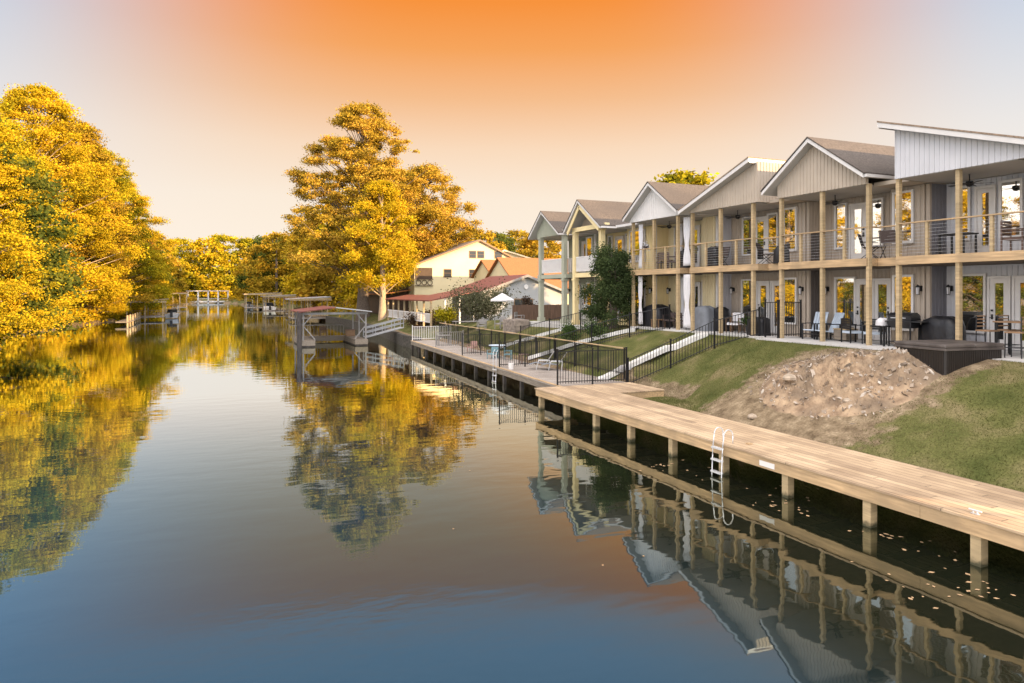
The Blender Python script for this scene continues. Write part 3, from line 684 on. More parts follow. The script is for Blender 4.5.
def townhouse(y0, ym, y1, roof, siding, accent, gable, label, posts, lower_w, lower_d, upper_w, upper_d, proj=None, rail='cable', group='row of two storey waterfront townhouses',
              post_m='lumber', post_w=.125, trim='trim_white', shade=False, dark_low=False, fan=True, curtain=False, ug=True):
    T = thing('townhouse', (XF, (y0+y1)/2, PZ), label, 'house', group)
    P = bpy.data.objects.new('tmp', None)   # parts are modelled in world coordinates, then parented with an offset
    before = set(C.objects)
    XB = 33.0
    # walls
    w = MB()
    w.box(XW, XB, ym-.0, y1, PZ-.3, CZ-.03)
    battens(w, 'x', XW, ym, y1, PZ, DZ-.33, sgn=-1); battens(w, 'x', XW, ym, y1, DZ, CZ, sgn=-1)
    w.build('wall', siding, T)
    w2 = MB(); w2.box(XP, XB-.05, y0+.01, ym-.004, PZ-.3, CZ-.05)
    battens(w2, 'x', XP, y0+.01, ym, PZ, CZ-.05, sgn=-1)
    w2.build('projecting_wall', siding, T)
    w3 = MB(); w3.box(XP+.06, XB-.06, y0-.02, y0+.008, PZ-.3, (DZ+1.25 if dark_low else CZ-.05)); battens(w3, 'y', y0-.02, XP+.06, XW+1.0, PZ, (DZ+1.25 if dark_low else CZ-.05), sgn=-1)
    w3.build('side_wall', accent, T)
    if dark_low:  # side wall is darker below rail height
        w4 = MB(); w4.box(XP+.06, XB-.06, y0-.02, y0+.008, DZ+1.254, CZ-.05); battens(w4, 'y', y0-.02, XP+.06, XW+1.0, DZ+1.254, CZ-.05, sgn=-1); w4.build('side_wall', siding, T)
    cn = MB(); cn.box(XP-.03, XP+.055, y0-.03, y0+.008, PZ, CZ-.06); cn.box(XP-.035, XP-.025, y0+.009, y0+.1, PZ, CZ-.06); cn.build('corner_trim', trim if siding != 'siding_greige' else siding, T)
    # porch ceiling, deck
    ce = MB(); ce.box(XF-.05, XW-.004, ym-.1, y1, CZ-.02, CZ+.03); ce.build('porch_ceiling', 'soffit', T)
    dk = MB(); dk.box(XF+.0, XW-.026, ym-.28, y1, DZ-.04, DZ); dk.box(XF+.45, XP-.03, y0, ym-.284, DZ-.04, DZ)
    dk.build('deck_floor', 'lumber_h', T)
    jo = MB()
    ny = int((y1-ym)/.4)
    for i in range(ny): yy = ym-.1+i*.4; jo.box(XF+.05, XW-.03, yy, yy+.04, DZ-.27, DZ-.045)
    jo.box(XF+.05, XW-.03, ym-.2, y1, DZ-.29, DZ-.275); jo.box(XF+.5, XP-.03, y0+.02, ym-.29, DZ-.29, DZ-.045)
    jo.build('deck_joists', 'joist', T)
    rb = MB(); rb.box(XF-.10, XF-.055, ym-.35, y1, DZ-.27, DZ-.005); rb.box(XF-.05, XP-.03, ym-.35, ym-.31, DZ-.27, DZ-.005); rb.box(XF+.42, XF+.46, y0, ym-.36, DZ-.27, DZ-.005)
    rb.build('rim_beam', 'lumber_h' if rail == 'cable' else siding, T)
    for i, yy in enumerate(posts):
        p = MB(); h = post_w/2
        if rail == 'cable': p.box(XF-.05, XF+.09, yy-h, yy+h, PZ-.02, CZ)
        else:
            p.box(XF-.14, XF+.14, yy-h, yy+h, PZ-.3, CZ); p.box(XF-.18, XF+.18, yy-h-.04, yy+h+.04, CZ-.12, CZ-.001); p.box(XF-.18, XF+.18, yy-h-.04, yy+h+.04, DZ-.45, DZ-.33)
            p.box(XF-.2, XF+.2, yy-h-.06, yy+h+.06, PZ-.3, PZ+.1)
        p.build('post', post_m, T)
    srt = sorted(posts)
    if rail == 'cable':
        cable_rail(T, [(XF, yy) for yy in srt], DZ)
        cable_rail(T, [(XF, srt[0]), (XF+.44, srt[0]), (XF+.44, y0+.02)], DZ, mid=False)
    else:
        for i in range(len(srt)-1): picket_rail(T, (XF, srt[i]+post_w/2), (XF, srt[i+1]-post_w/2), DZ)
        picket_rail(T, (XF, srt[0]-.05), (XP-.05, srt[0]-.05), DZ)
    # openings
    for a, b in lower_w: window(T, XW-.024, a, b, 3.35, 5.12, shade=False)
    for a, b in upper_w: window(T, XW-.024, a, b, 6.35, 8.0, shade=shade, mullion=False, grid=ug and rail != 'cable')
    for a, b, hl_ in lower_d: door(T, XW-.024, a, b, PZ+.02, 5.02, hl_)
    for a, b, hl_ in upper_d: door(T, XW-.024, a, b, DZ+.02, 7.9, hl_)
    if proj:
        a, b = proj; window(T, XP-.024, a, b, 3.35, 5.12); window(T, XP-.024, a, b, 6.35, 8.0, shade=shade)
        sconce(T, XP-.03, y0+.28, 4.72)
    sconce(T, XW-.03, y1-.22 if y1-.22 > (lower_w[0][1] if lower_w else 0)+.2 else lower_w[0][1]+.22, 4.72)
    if fan: ceiling_fan(T, 21.5, (ym+y1)/2+.2, CZ-.02)
    ds = MB(); ds.box(XP-.09, XP-.035, y0+.12, y0+.19, PZ, CZ-.06); ds.build('downspout', 'trim_white' if siding == 'siding_white' else siding, T)
    # recessed flat roof over the projecting part
    fl = MB(); fl.box(XF+.5, XB, y0-.02, ym-.15, CZ-.04, CZ+.09); fl.build('eave', trim if siding != 'siding_greige' else 'siding_taupe', T)
    X0 = 19.9
    if roof[0] == 'gable':
        _, yl, yr, yp, ze, zp = roof
        gable_roof(T, X0, XB+.3, yl, yr, yp, ze, ze, zp, trim=trim)
        gw = MB(); xg = XF-.12 if not curtain == 'open' else XF+.5
        def zt(y): return (zp-.14-(zp-ze)*abs(y-yp)/abs((yl if y > yp else yr)-yp))
        ya, yb = ym-.36, y1+.02
        pts = [(xg, ya, CZ-.01), (xg, yb, CZ-.01), (xg, yb, max(CZ, zt(yb))), (xg, yp, zt(yp)), (xg, ya, max(CZ, zt(ya)))]
        gw.prism(pts, (.1, 0, 0)); battens(gw, 'x', xg, ya, yb, CZ-.01, lambda y: zt(y)-.03, sgn=-1)
        gw.build('gable_wall', gable, T)
        if curtain == 'open':
            tr = MB()
            for a_, b_ in (((yl-.3, ze-.05), (yp, zp-.25)), ((yr+.3, ze-.05), (yp, zp-.25))): tr.bar((X0+.12, a_[0], a_[1]-.12), (X0+.12, b_[0], b_[1]-.12), .06, .22)
            tr.box(XF-.14, XF+.14, ym-.3, y1, CZ-.02, CZ+.24); tr.build('gable_trim', siding, T)
        # body roof behind, over the whole unit
        if yr-y0 > .5:
            pass
    else:
        _, yh, ylow, zh, zl = roof     # high side y, low side y
        a = MB(); a.prism([(X0-.03, yh, zh), (X0-.03, ylow, zl), (X0-.03, ylow, zl+.05), (X0-.03, yh, zh+.05)], (XB-X0+.4, 0, 0)); r = a.build('roof', 'shingle_brown', T)
        b = MB(); b.prism([(X0-.01, yh, zh-.16), (X0-.01, ylow, zl-.16), (X0-.01, ylow, zl-.004), (X0-.01, yh, zh-.004)], (.05, 0, 0))
        s_ = .03 if yh > ylow else -.03
        b.prism([(X0+.05, yh-s_, zh-.2), (X0+.05, yh, zh-.2), (X0+.05, yh, zh-.004), (X0+.05, yh-s_, zh-.004)], (XB-X0+.2, 0, 0)); b.build('fascia', trim, r)
        s2 = MB(); yA, zA = (yh-2*s_, zh) ; s2.prism([(X0+.045, yA, zA-.17), (X0+.045, ylow, zl-.16), (X0+.045, ylow, zl-.01), (X0+.045, yA, zA-.02)], (XB-X0+.1, 0, 0)); s2.build('soffit', 'soffit', r)
        gt = MB(); sg = -1 if yh > ylow else 1; gt.box(X0+.05, XB, ylow+sg*.005, ylow+sg*.11, zl-.13, zl-.02); gt.build('gutter', trim, r)
        gw = MB(); xg = XF-.12
        def zt(y): return zl-.16+(zh-zl)*(y-ylow)/(yh-ylow)
        yhi = (y1+.02) if yh > ylow else (ym-.36); ylo = (ym-.36) if yh > ylow else (y1+.02)
        pts = [(xg, ylo, CZ-.01), (xg, yhi, CZ-.01), (xg, yhi, zt(yhi)), (xg, ylo, max(CZ, zt(ylo)))]
        gw.prism(pts, (.1, 0, 0)); a_, b_ = min(ylo, yhi), max(ylo, yhi); battens(gw, 'x', xg, a_, b_, CZ-.01, lambda y: zt(y)-.02, sgn=-1)
        gw.build('gable_wall', gable, T)
        # tall side wall under the high edge
        sg = 1 if yh > ylow else -1
        sw = MB(); ys = yhi
        sw.box(xg+.105, XB, ys-.1*sg, ys, CZ-.01, zt(ys)-.01); battens(sw, 'y', ys, xg+.12, XB-.2, CZ-.01, zt(ys)-.01, sgn=sg)
        sw.build('clerestory_wall', gable, T)
    for o in C.objects:
        if o.parent == T: o.location = Vector(o.location)-Vector(T.location)
    return T

h2 = townhouse(15.9, 17.35, 21.0, ('gable', 21.45, 16.8, 19.15, 8.56, 10.2), 'siding_greige', 'siding_charcoal', 'siding_taupe',
  'greige gabled townhouse beside the white one, folding chairs on its deck', [17.0, 18.96, 20.95],
  [(19.5, 20.35)], [(18.75, 19.4, True), (17.95, 18.6, False)], [(19.9, 20.35), (18.3, 18.7)], [(19.0, 19.65, False)], proj=(16.5, 17.15), shade=False)
h1 = townhouse(10.9, 12.3, 15.9, ('shed', 16.25, 10.8, 10.12, 8.38), 'siding_white', 'siding_charcoal', 'siding_white',
  'white townhouse with a sloping shed roof at the right edge, behind the hot tub', [10.0, 11.95, 13.9, 15.88],
  [(14.6, 15.4)], [(13.85, 14.4, True), (13.1, 13.65, False)], [(15.1, 15.4), (13.5, 14.05)], [(14.3, 14.8, False)], proj=(11.3, 12.0))
h3 = townhouse(21.0, 22.45, 26.5, ('shed', 22.2, 26.85, 10.02, 8.36), 'siding_greige', 'siding_dark', 'siding_taupe',
  'greige townhouse with a shed roof rising to the right and sunlit strip under it', [22.5, 24.5, 26.45],
  [(24.9, 25.65)], [(24.0, 24.65, True), (23.15, 23.8, False)], [(25.05, 25.6), (23.5, 24.0)], [(24.15, 24.85, False)], proj=(21.65, 22.25), dark_low=True)
h4 = townhouse(26.5, 27.6, 31.5, ('gable', 31.6, 27.0, 29.3, 8.45, 10.05), 'siding_cream', 'siding_lavender', 'white_paint',
  'cream townhouse with a plain white gable and white curtains on its porches', [27.55, 29.5, 31.4],
  [(27.9, 28.5)], [(28.75, 29.3, True)], [(27.9, 28.4), (30.2, 30.8)], [(28.8, 29.4, False)], proj=None)
h5 = townhouse(31.5, 34.3, 37.9, ('gable', 38.4, 34.0, 36.6, 8.32, 10.05), 'siding_yellow', 'siding_yellow', 'siding_greige',
  'yellow townhouse with an open gable porch and white picket railing', [34.6, 37.75],
  [(35.3, 36.1)], [(36.4, 37.1, True)], [(35.2, 35.6), (37.2, 37.6)], [(35.9, 36.7, False)], proj=(32.5, 33.9), rail='picket', post_m='siding_yellow', post_w=.28, curtain='open', fan=False)
h6 = townhouse(37.95, 39.2, 43.0, ('gable', 43.6, 39.1, 41.6, 8.32, 9.9), 'siding_green', 'siding_green', 'siding_green',
  'sage green gabled townhouse farthest along the row, white picket railing', [39.2, 42.6],
  [(41.3, 42.1)], [(40.2, 40.9, True)], [(41.4, 42.1), (39.6, 39.9)], [(40.2, 40.9, False)], proj=(38.3, 38.9), rail='picket', post_m='siding_green', post_w=.3, fan=False)
o = copy_tree(h2); o.location.y -= 10.1; o['label'] = 'greige gabled townhouse out of the photo, nearer than the white one'
o = copy_tree(h1); o.location.y -= 10.1; o['label'] = 'white shed roofed townhouse out of the photo, second nearer than the white one'
o = copy_tree(h2); o.location.y -= 20.2; o['label'] = 'greige gabled townhouse out of the photo, level with the camera'

# patios and walks
mb = MB(); mb.box(19.35, XW, -10, 21.2, 2.45, 2.80); mb.box(20.22, XW, 21.2, 31.4, 2.3, 2.80); o = mb.build('patio', 'concrete'); tag(o, kind='structure')
mb = MB(); mb.box(19.6, XW, 34.0, 43.2, 2.0, 2.62); o = mb.build('patio', 'concrete'); tag(o, kind='structure')
def walk(pts, w=.8):
    mb = MB()
    for i in range(len(pts)-1):
        (ax, ay), (bx_, by) = pts[i], pts[i+1]; n = 14
        d_ = Vector((bx_-ax, by-ay, 0)).normalized(); s = Vector((-d_.y, d_.x, 0))*w/2
        for k in range(n):
            p = Vector((ax+(bx_-ax)*k/n, ay+(by-ay)*k/n, 0)); q = Vector((ax+(bx_-ax)*(k+1)/n, ay+(by-ay)*(k+1)/n, 0))
            zp = gz(p.x, p.y)+.05; zq = gz(q.x, q.y)+.05
            a, b, c, e = p-s, q-s, q+s, p+s
            a.z = e.z = zp; b.z = c.z = zq
            mb.quad(a, b, c, e); 
            lo = Vector((0, 0, .2))
            mb.quad(a-lo, b-lo, b, a); mb.quad(e, c, c-lo, e-lo)
    o = mb.build('walkway', 'pale_concrete'); tag(o, kind='structure')
walk([(15.9, 27.6), (20.25, 25.3)], 1.3)
walk([(16.4, 35.4), (20.25, 30.6)], 1.3)
walk([(16.6, 41.5), (19.9, 37.2)], .9)

# ------------------------------------------------------------------ docks
def new_dock():
    T = thing('wooden_dock', (11.7, 10, 0), 'long new tan lumber dock on square posts along the near lawn', 'dock')
    o_ = Vector(T.location); x0, x1 = 11.70, 14.08; z = .82
    def P(mb, n, m, par=T, **k):
        ob = mb.build(n, m, par, **k)
        if par is T: ob.location = -o_
        return ob
    d_ = MB(); d_.box(x0+.0, x1, -14, 25.05, z-.045, z); d_.box(x1+.003, 16.12, 22.6, 25.05, z-.045, z-.001); P(d_, 'deck_boards', 'new_deck', bevel=.004)
    f = MB()
    for a, b in ((-14, -4.6), (-4.595, 3.1), (3.105, 8.7), (8.705, 14.9), (14.905, 20.2), (20.205, 25.0)): f.box(x0+.03, x0+.075, a, b, z-.30, z-.05)
    P(f, 'fascia', 'lumber_h', bevel=.004)
    e = MB(); e.box(x0+.08, x1-.05, 24.95, 25.0, z-.30, z-.05); e.box(x1+.02, 16.1, 22.62, 22.66, z-.34, z-.05); e.box(16.06, 16.1, 22.67, 25.0, z-.34, z-.05); P(e, 'end_board', 'lumber_h')
    j = MB(); j.box(x0+.35, x0+.42, -14, 24.9, z-.28, z-.05); j.box(x1-.3, x1-.25, -14, 24.9, z-.28, z-.05)
    for k in range(40): j.box(x0+.085, x1-.1, -13+k*.95, -12.95+k*.95, z-.22, z-.05)
    P(j, 'joists', 'joist')
    for k in range(18):
        yy = 24.78-2.13*k
        p = MB(); p.box(x0+.09, x0+.27, yy-.09, yy+.09, -1.4, z-.05); q = P(p, 'post', 'dock_post'); 
        p = MB(); p.box(x1-.5, x1-.32, yy-.09, yy+.09, -1.4, z-.05); P(p, 'post', 'old_wood')
    pl = MB(); pl.box(x0+.022, x0+.03, 12.25, 12.72, z-.25, z-.13); P(pl, 'name_plate', 'white_paint')
    cb = MB(); cb.box(x0+.5, x0+.62, 13.6, 13.72, z+.001, z+.03); P(cb, 'deck_light', 'lumber_h')
new_dock()
def cleat(x, y, z, lab):
    a = MB(); a.tube((-.0, -.11, .06), (0, .11, .06), .014, n=8); a.tube((0, -.04, 0), (0, -.03, .06), .014); a.tube((0, .04, 0), (0, .03, .06), .014); a.box(-.025, .025, -.07, .07, 0, .008)
    o = a.build('dock_cleat', 'alu'); o.location = (x, y, z); tag(o, lab, 'cleat')
cleat(11.95, 7.85, .822, 'metal cleat on the edge of the new dock near its last visible posts')
def ladder(x, y, z, depth, m, lab, w=.36, hoops=True):
    T = thing('dock_ladder', (x, y, z), lab, 'ladder')
    r = MB()
    for s in (-w/2, w/2):
        pts = []
        if hoops:
            for k in range(9):
                t = math.pi*k/8; pts.append((.13+.14*math.cos(t), s, .20+.15*math.sin(t)))
            pts = [(.27, s, 0)]+pts+[(-.05, s, -.1)]
        else: pts = [(.05, s, .9), (-.05, s, .75)]
        pts.append((-.06, s, -.3)); pts.append((-.12, s, -depth)); r.path(pts, .015, n=8)
    r.build('rails', m, T, smooth=True)
    k = 0; zz = -.12
    while zz > -depth+.05:
        st = MB(); xx = -.06-.06*(-zz)/depth; st.box(xx-.05, xx+.05, -w/2, w/2, zz-.02, zz+.02); st.build('rung', m, T); zz -= .3
ladder(11.68, 14.07, .82, 1.7, 'alu', 'white metal swim ladder with hooped handles on the new tan dock')
ladder(13.32, 33.2, .76, 1.5, 'alu', 'grey ladder hung on the edge of the old weathered dock', w=.4, hoops=False)

def old_dock():
    T = thing('weathered_dock', (14, 40, 0), 'old grey weathered dock continuing beyond the new tan one', 'dock')
    o_ = Vector(T.location); z = .74
    def ex(y): return 12.95+(y-25.1)*(14.45-12.95)/28.6
    def P(mb, n, m, **k): ob = mb.build(n, m, T, **k); ob.location = -o_; return ob
    ys = [25.1+i*(54.2-25.1)/12 for i in range(13)]
    d_ = MB(); d_.prism([(ex(25.1), 25.1, z-.05), (16.3, 25.1, z-.05), (16.45, 54.2, z-.05), (ex(54.2), 54.2, z-.05)], (0, 0, .05)); P(d_, 'deck_boards', 'old_deck')
    f = MB(); f.prism([(ex(25.1)+.03, 25.1, z-.3), (ex(25.1)+.09, 25.1, z-.3), (ex(54.2)+.09, 54.2, z-.3), (ex(54.2)+.03, 54.2, z-.3)], (0, 0, .245)); P(f, 'fascia', 'old_wood')
    tb = MB(); tb.prism([(ex(25.1), 25.1, z+.003), (ex(25.1)+.14, 25.1, z+.003), (ex(54.2)+.14, 54.2, z+.003), (ex(54.2), 54.2, z+.003)], (0, 0, .03)); P(tb, 'edge_board', 'lumber_h')
    for yy in ys:
        p = MB(); p.box(ex(yy)+.1, ex(yy)+.26, yy-.08+.1, yy+.18, -1.4, z-.055); P(p, 'post', 'dark_pile')
old_dock()
# seawalls
mb = MB(); mb.box(13.9, 14.15, -14, 25.05, -1.4, .60); o = mb.build('seawall', 'stone_wall'); tag(o, 'low dark retaining wall under the new dock', 'wall')
mb = MB()
prev = None
for y in list(range(25, 56, 3))+[55, 58, 62, 66, 70, 74, 80, 88, 96, 110]:
    if prev is not None and y > prev:
        a, b = float(right_edge(prev)), float(right_edge(y)); ta = .66 if prev < 55 else .95
        off = .5 if prev < 55 else 0
        mb.prism([(a+off-.25, prev, -1.4), (a+off+.15, prev, -1.4), (a+off+.15, prev, ta), (a+off-.25, prev, ta)], (b-a, y-prev, 0))
    prev = y
o = mb.build('seawall', 'shaded_stone'); tag(o, 'stained stone seawall, colour darkened as dock shade, curving past the weathered dock toward the gangway', 'wall')

# ------------------------------------------------------------------ fences
def fence(name, pts, h, label, m='black_metal', step=.115, cap=None, zf=None, pw=.055, base=.0, group='metal picket fences on the bank', spacing=2.0, pick=.009):
    T = thing(name, (pts[0][0], pts[0][1], 0), label, 'fence', group); o_ = Vector(T.location)
    pk = MB(); rls = {h-.06: MB(), .14: MB()}; cp = MB(); posts = []
    zf = zf or (lambda x, y: gz(x, y))
    for i in range(len(pts)-1):
        p, q = Vector(pts[i]), Vector(pts[i+1]); L = (q-p).length; n = max(1, round(L/spacing))
        for k in range(n+(1 if i == len(pts)-2 else 0)): posts.append(p.lerp(q, k/n))
        for k in range(n):
            a, b = p.lerp(q, k/n), p.lerp(q, (k+1)/n); za, zb = zf(a.x, a.y), zf(b.x, b.y)
            for hh in (h-.06, .14): rls[hh].bar((a.x, a.y, za+hh), (b.x, b.y, zb+hh), .028, .032)
            if cap: cp.bar((a.x, a.y, za+h+.02), (b.x, b.y, zb+h+.02), .11, .035)
            m_ = int((b-a).length/step)
            for j in range(1, m_):
                c = a.lerp(b, j/m_); zc = za+(zb-za)*j/m_; pk.box(c.x-pick, c.x+pick, c.y-pick, c.y+pick, zc+.06, zc+h-.05)
    pk.build('pickets', m, T).location = -o_; [q.build('rail', m, T) for q in rls.values()]
    for q in C.objects:
        if q.parent == T and q.name.startswith('rail'): q.location = -o_
    if cap: cp.build('cap_board', cap, T).location = -o_
    for p in posts:
        z = zf(p.x, p.y); a = MB(); a.box(p.x-pw/2, p.x+pw/2, p.y-pw/2, p.y+pw/2, z-.1, z+h+.03); a.box(p.x-pw/2-.012, p.x+pw/2+.012, p.y-pw/2-.012, p.y+pw/2+.012, z+h+.031, z+h+.05)
        a.build('post', m, T).location = -o_
    return T
fence('metal_fence', [(16.25, 25.4), (20.55, 22.3)], 1.2, 'black picket fence climbing the lawn from the dock corner to the greige patio')
fence('metal_fence', [(13.05, 25.7), (16.2, 25.45)], 1.45, 'black picket gate fence across the start of the weathered dock', zf=lambda x, y: .76, spacing=1.55)
fence('metal_fence', [(16.38, 25.9), (16.5, 53)], 1.2, 'long black picket fence with a wooden cap along the inland side of the weathered dock', cap='lumber_h', zf=lambda x, y: .95, spacing=2.2)
fence('metal_fence', [(13.45, 33.0), (16.3, 33.0)], 1.35, 'black picket fence crossing the weathered dock at its ladder', zf=lambda x, y: .76, spacing=1.5)
fence('metal_fence', [(13.95, 40.2), (16.35, 40.2)], 1.3, 'black picket fence crossing the weathered dock behind the teal chair', zf=lambda x, y: .76, spacing=1.3)
fence('metal_fence', [(16.6, 32.9), (20.4, 28.2)], 1.2, 'black picket fence climbing the lawn toward the cream townhouse')
fence('metal_fence', [(17.2, 38.8), (20.2, 33.0)], 1.2, 'black picket fence beside the two round shrubs, toward the yellow townhouse')
fence('metal_fence', [(20.3, 21.7), (20.3, 21.02)], 1.45, 'short black fence return at the corner of the greige patio', zf=lambda x, y: 2.8, spacing=.8)
fence('metal_fence', [(20.35, 21.0), (21.45, 21.0)], 1.45, 'black fence panel against the dark wall between two patios', zf=lambda x, y: 2.8, spacing=1.2)
fence('picket_railing', [(14.3, 46.8), (16.3, 46.8)], 1.1, 'pale picket railing crossing the weathered dock, nearer of the two', m='weathered_white', zf=lambda x, y: .76, spacing=2, pick=.014, group='pale railings on the weathered dock', step=.14)
fence('picket_railing', [(14.6, 54.1), (17.8, 54.1)], 1.15, 'white picket railing at the far end of the weathered dock', m='white_paint', zf=lambda x, y: .76, spacing=3, pick=.016, group='pale railings on the weathered dock', step=.14)
def board_fence(x0, x1, y, z0, h, lab, m='fence_brown'):
    T = thing('board_fence', (x0, y, z0), lab, 'fence'); a = MB(); n = int((x1-x0)/.15)
    for i in range(n): a.box(i*.15, i*.15+.138, -.012, .012, 0, h+random.uniform(-.02, .02))
    a.build('boards', m, T)
    for k in range(int((x1-x0)/2.4)+1): b = MB(); b.box(k*2.4, k*2.4+.09, .02, .11, -.3, h-.05); b.build('post', m, T)
board_fence(21.5, 31, 50, 1.7, 1.9, 'brown board fence behind the porch of the green townhouse')
board_fence(22, 30, 72, 1.2, 1.5, 'brown board fence between the giant cypress and the porch with posts')

# ------------------------------------------------------------------ dirt pile and rubble
def dirt():
    cx, cy = 17.0, 15.2; n = 90
    xs = np.linspace(-2.3, 2.2, n); ys = np.linspace(-3.0, 3.6, n); X, Y = np.meshgrid(xs, ys)
    r = np.sqrt((X/1.85)**2+(Y/2.7)**2)
    def ns(s, p): return np.sin(X*s+p)*np.cos(Y*s*1.1+p*2)+.5*np.sin(X*s*2.3+p*3+Y)*np.sin(Y*s*2.1+p)
    h = .72*(np.clip(1-r, 0, 1)**.75)*(1+.3*ns(1.5, .4))*np.where(X < -.9, .8, 1)+.35*np.clip(1-np.sqrt(((X-.9)/1.0)**2+((Y+1.6)/1.2)**2), 0, 1)+np.clip(1.1-r, 0, 1)*(.13*ns(4, 1)+.08*ns(9, 2))+np.clip(1.1-r, 0, 1)*.04*rng.normal(size=X.shape)
    G = ground(X+cx, Y+cy); Z = G+h-.04-.5*np.clip(r-1.08, 0, 1)
    base = gz(cx, cy)
    co = np.stack([X, Y, Z-base], -1).reshape(-1, 3)
    i = np.arange((n-1)*(n-1)); a = (i//(n-1))*n+i % (n-1)
    T = thing('dirt_pile', (cx, cy, base), 'heap of brown excavated earth and broken stones left of the hot tub', 'dirt pile')
    me = bpy.data.meshes.new('earth'); me.from_pydata(co.tolist(), [], np.stack([a, a+1, a+n+1, a+n], -1).tolist()); me.update()
    me.materials.append(mat('earth', (.40, .285, .18), .97, .4, 3, col2=(.17, .11, .068), bump=1.0, bscale=18, big=(1.1, (.15, .11, .075), .75)))
    e = bpy.data.objects.new('earth', me); C.objects.link(e); e.parent = T
    b = MB(); hh = Z-base
    for k in range(2600):
        u, v = rng.integers(8, n-8), rng.integers(8, n-8)
        if r[u, v] > 1.08+.15*rng.random() or h[u, v] < -.02: continue
        if rng.random() > .35+.65*(X[u, v]/2.2*.5+.5): continue
        s = .012+.065*rng.random()**3.5; c = Vector((X[u, v]+rng.normal()*.03, Y[u, v]+rng.normal()*.03, hh[u, v]+s*.2))
        ax = [Vector(rng.normal(size=3)).normalized()*s*(.6+.7*rng.random()) for _ in range(3)]
        m0 = len(b.v)
        for sx in (-1, 1):
            for sy in (-1, 1):
                for sz_ in (-1, 1): b.v.append(tuple(c+ax[0]*sx*.8+ax[1]*sy*.8+ax[2]*sz_*.6))
        b.f += [(m0, m0+1, m0+3, m0+2), (m0+4, m0+6, m0+7, m0+5), (m0, m0+4, m0+5, m0+1), (m0+2, m0+3, m0+7, m0+6), (m0, m0+2, m0+6, m0+4), (m0+1, m0+5, m0+7, m0+3)]
    m_ = bpy.data.materials.new('stones'); m_.use_nodes = True; t = m_.node_tree; bb = t.nodes['Principled BSDF']; bb.inputs['Roughness'].default_value = .95
    geo = N(t, 'ShaderNodeNewGeometry'); t.links.new(ramp(t, geo.outputs['Random Per Island'], [(0, (.13, .10, .075)), (.5, (.30, .23, .17)), (1, (.46, .40, .34))]), bb.inputs['Base Color'])
    o = b.build('stones', m_, T); o['kind'] = 'stuff'
dirt()
for (x, y, s, lab) in ((14.75, 16.3, .2, 'flat pale stone on the bare soil beside the new dock'), (16.1, 16.2, .28, 'pale boulder lodged in the left face of the dirt heap'), (16.0, 14.0, .16, 'small pale stone low on the dirt heap, toward the dock')):
    b = MB(); b.lathe(0, 0, [(0, -s*.4), (s*.9, -s*.2), (s, .05*s), (s*.75, s*.35), (s*.2, s*.5), (0, s*.48)], 9)
    b.v = [(v[0]*(1+.2*math.sin(v[1]*20)), v[1]*.7, v[2]) for v in b.v]
    o = b.build('stone', 'rubble'); o.location = (x, y, gz(x, y)+s*.05+(.42 if 'boulder' in lab else .12 if 'small' in lab else 0)); tag(o, lab, 'stone'); o.rotation_euler = (0, random.uniform(-.2, .2), 1)
# grass tufts
def tufts():
    n = 70000
    x = 14.15+rng.random(n)*6.0; y = 4+rng.random(n)**1.0*23
    d1 = np.sqrt(((x-15.2)/1.6)**2+((y-15.6)/3.0)**2); d2 = np.sqrt(((x-17.2)/2.1)**2+((y-15.3)/3.0)**2); d3 = np.sqrt(((x-18.7)/1.05)**2+((y-12.9)/1.0)**2)
    m_ = np.minimum(np.minimum(d1, d2), d3)+.12*rng.normal(size=n)
    keep = (m_ > 1.0) & ~((x < 16.3) & (y > 22.4)) & ~((x > 19.3) & (y < 21.2)); x, y = x[keep], y[keep]; n = len(x)
    z = ground(x, y); h = .02+.03*rng.random(n); a = rng.random(n)*6.28; w = .008
    p = np.stack([x, y, z], -1); dx = np.stack([np.cos(a)*w, np.sin(a)*w, 0*a], -1); ln = np.stack([rng.normal(size=n)*.02, rng.normal(size=n)*.02, h], -1)
    q = np.stack([p-dx, p+dx, p+ln], 1).reshape(-1, 3)
    me = bpy.data.meshes.new('grass'); me.vertices.add(3*n); me.vertices.foreach_set('co', q.astype(np.float32).ravel())
    me.loops.add(3*n); me.loops.foreach_set('vertex_index', np.arange(3*n, dtype=np.int32)); me.polygons.add(n)
    me.polygons.foreach_set('loop_start', np.arange(0, 3*n, 3, dtype=np.int32)); me.polygons.foreach_set('loop_total', np.full(n, 3, dtype=np.int32)); me.update(calc_edges=True)
    leafmat('leaf_grass', [(0, (.08, .09, .028)), (.5, (.135, .135, .048)), (.8, (.21, .185, .09)), (1, (.27, .23, .125))], .5); me.materials.append(MATS['leaf_grass'])
    o = bpy.data.objects.new('grass', me); C.objects.link(o); tag(o, 'short green and straw coloured grass on the near lawn', 'grass', kind='stuff')
tufts()
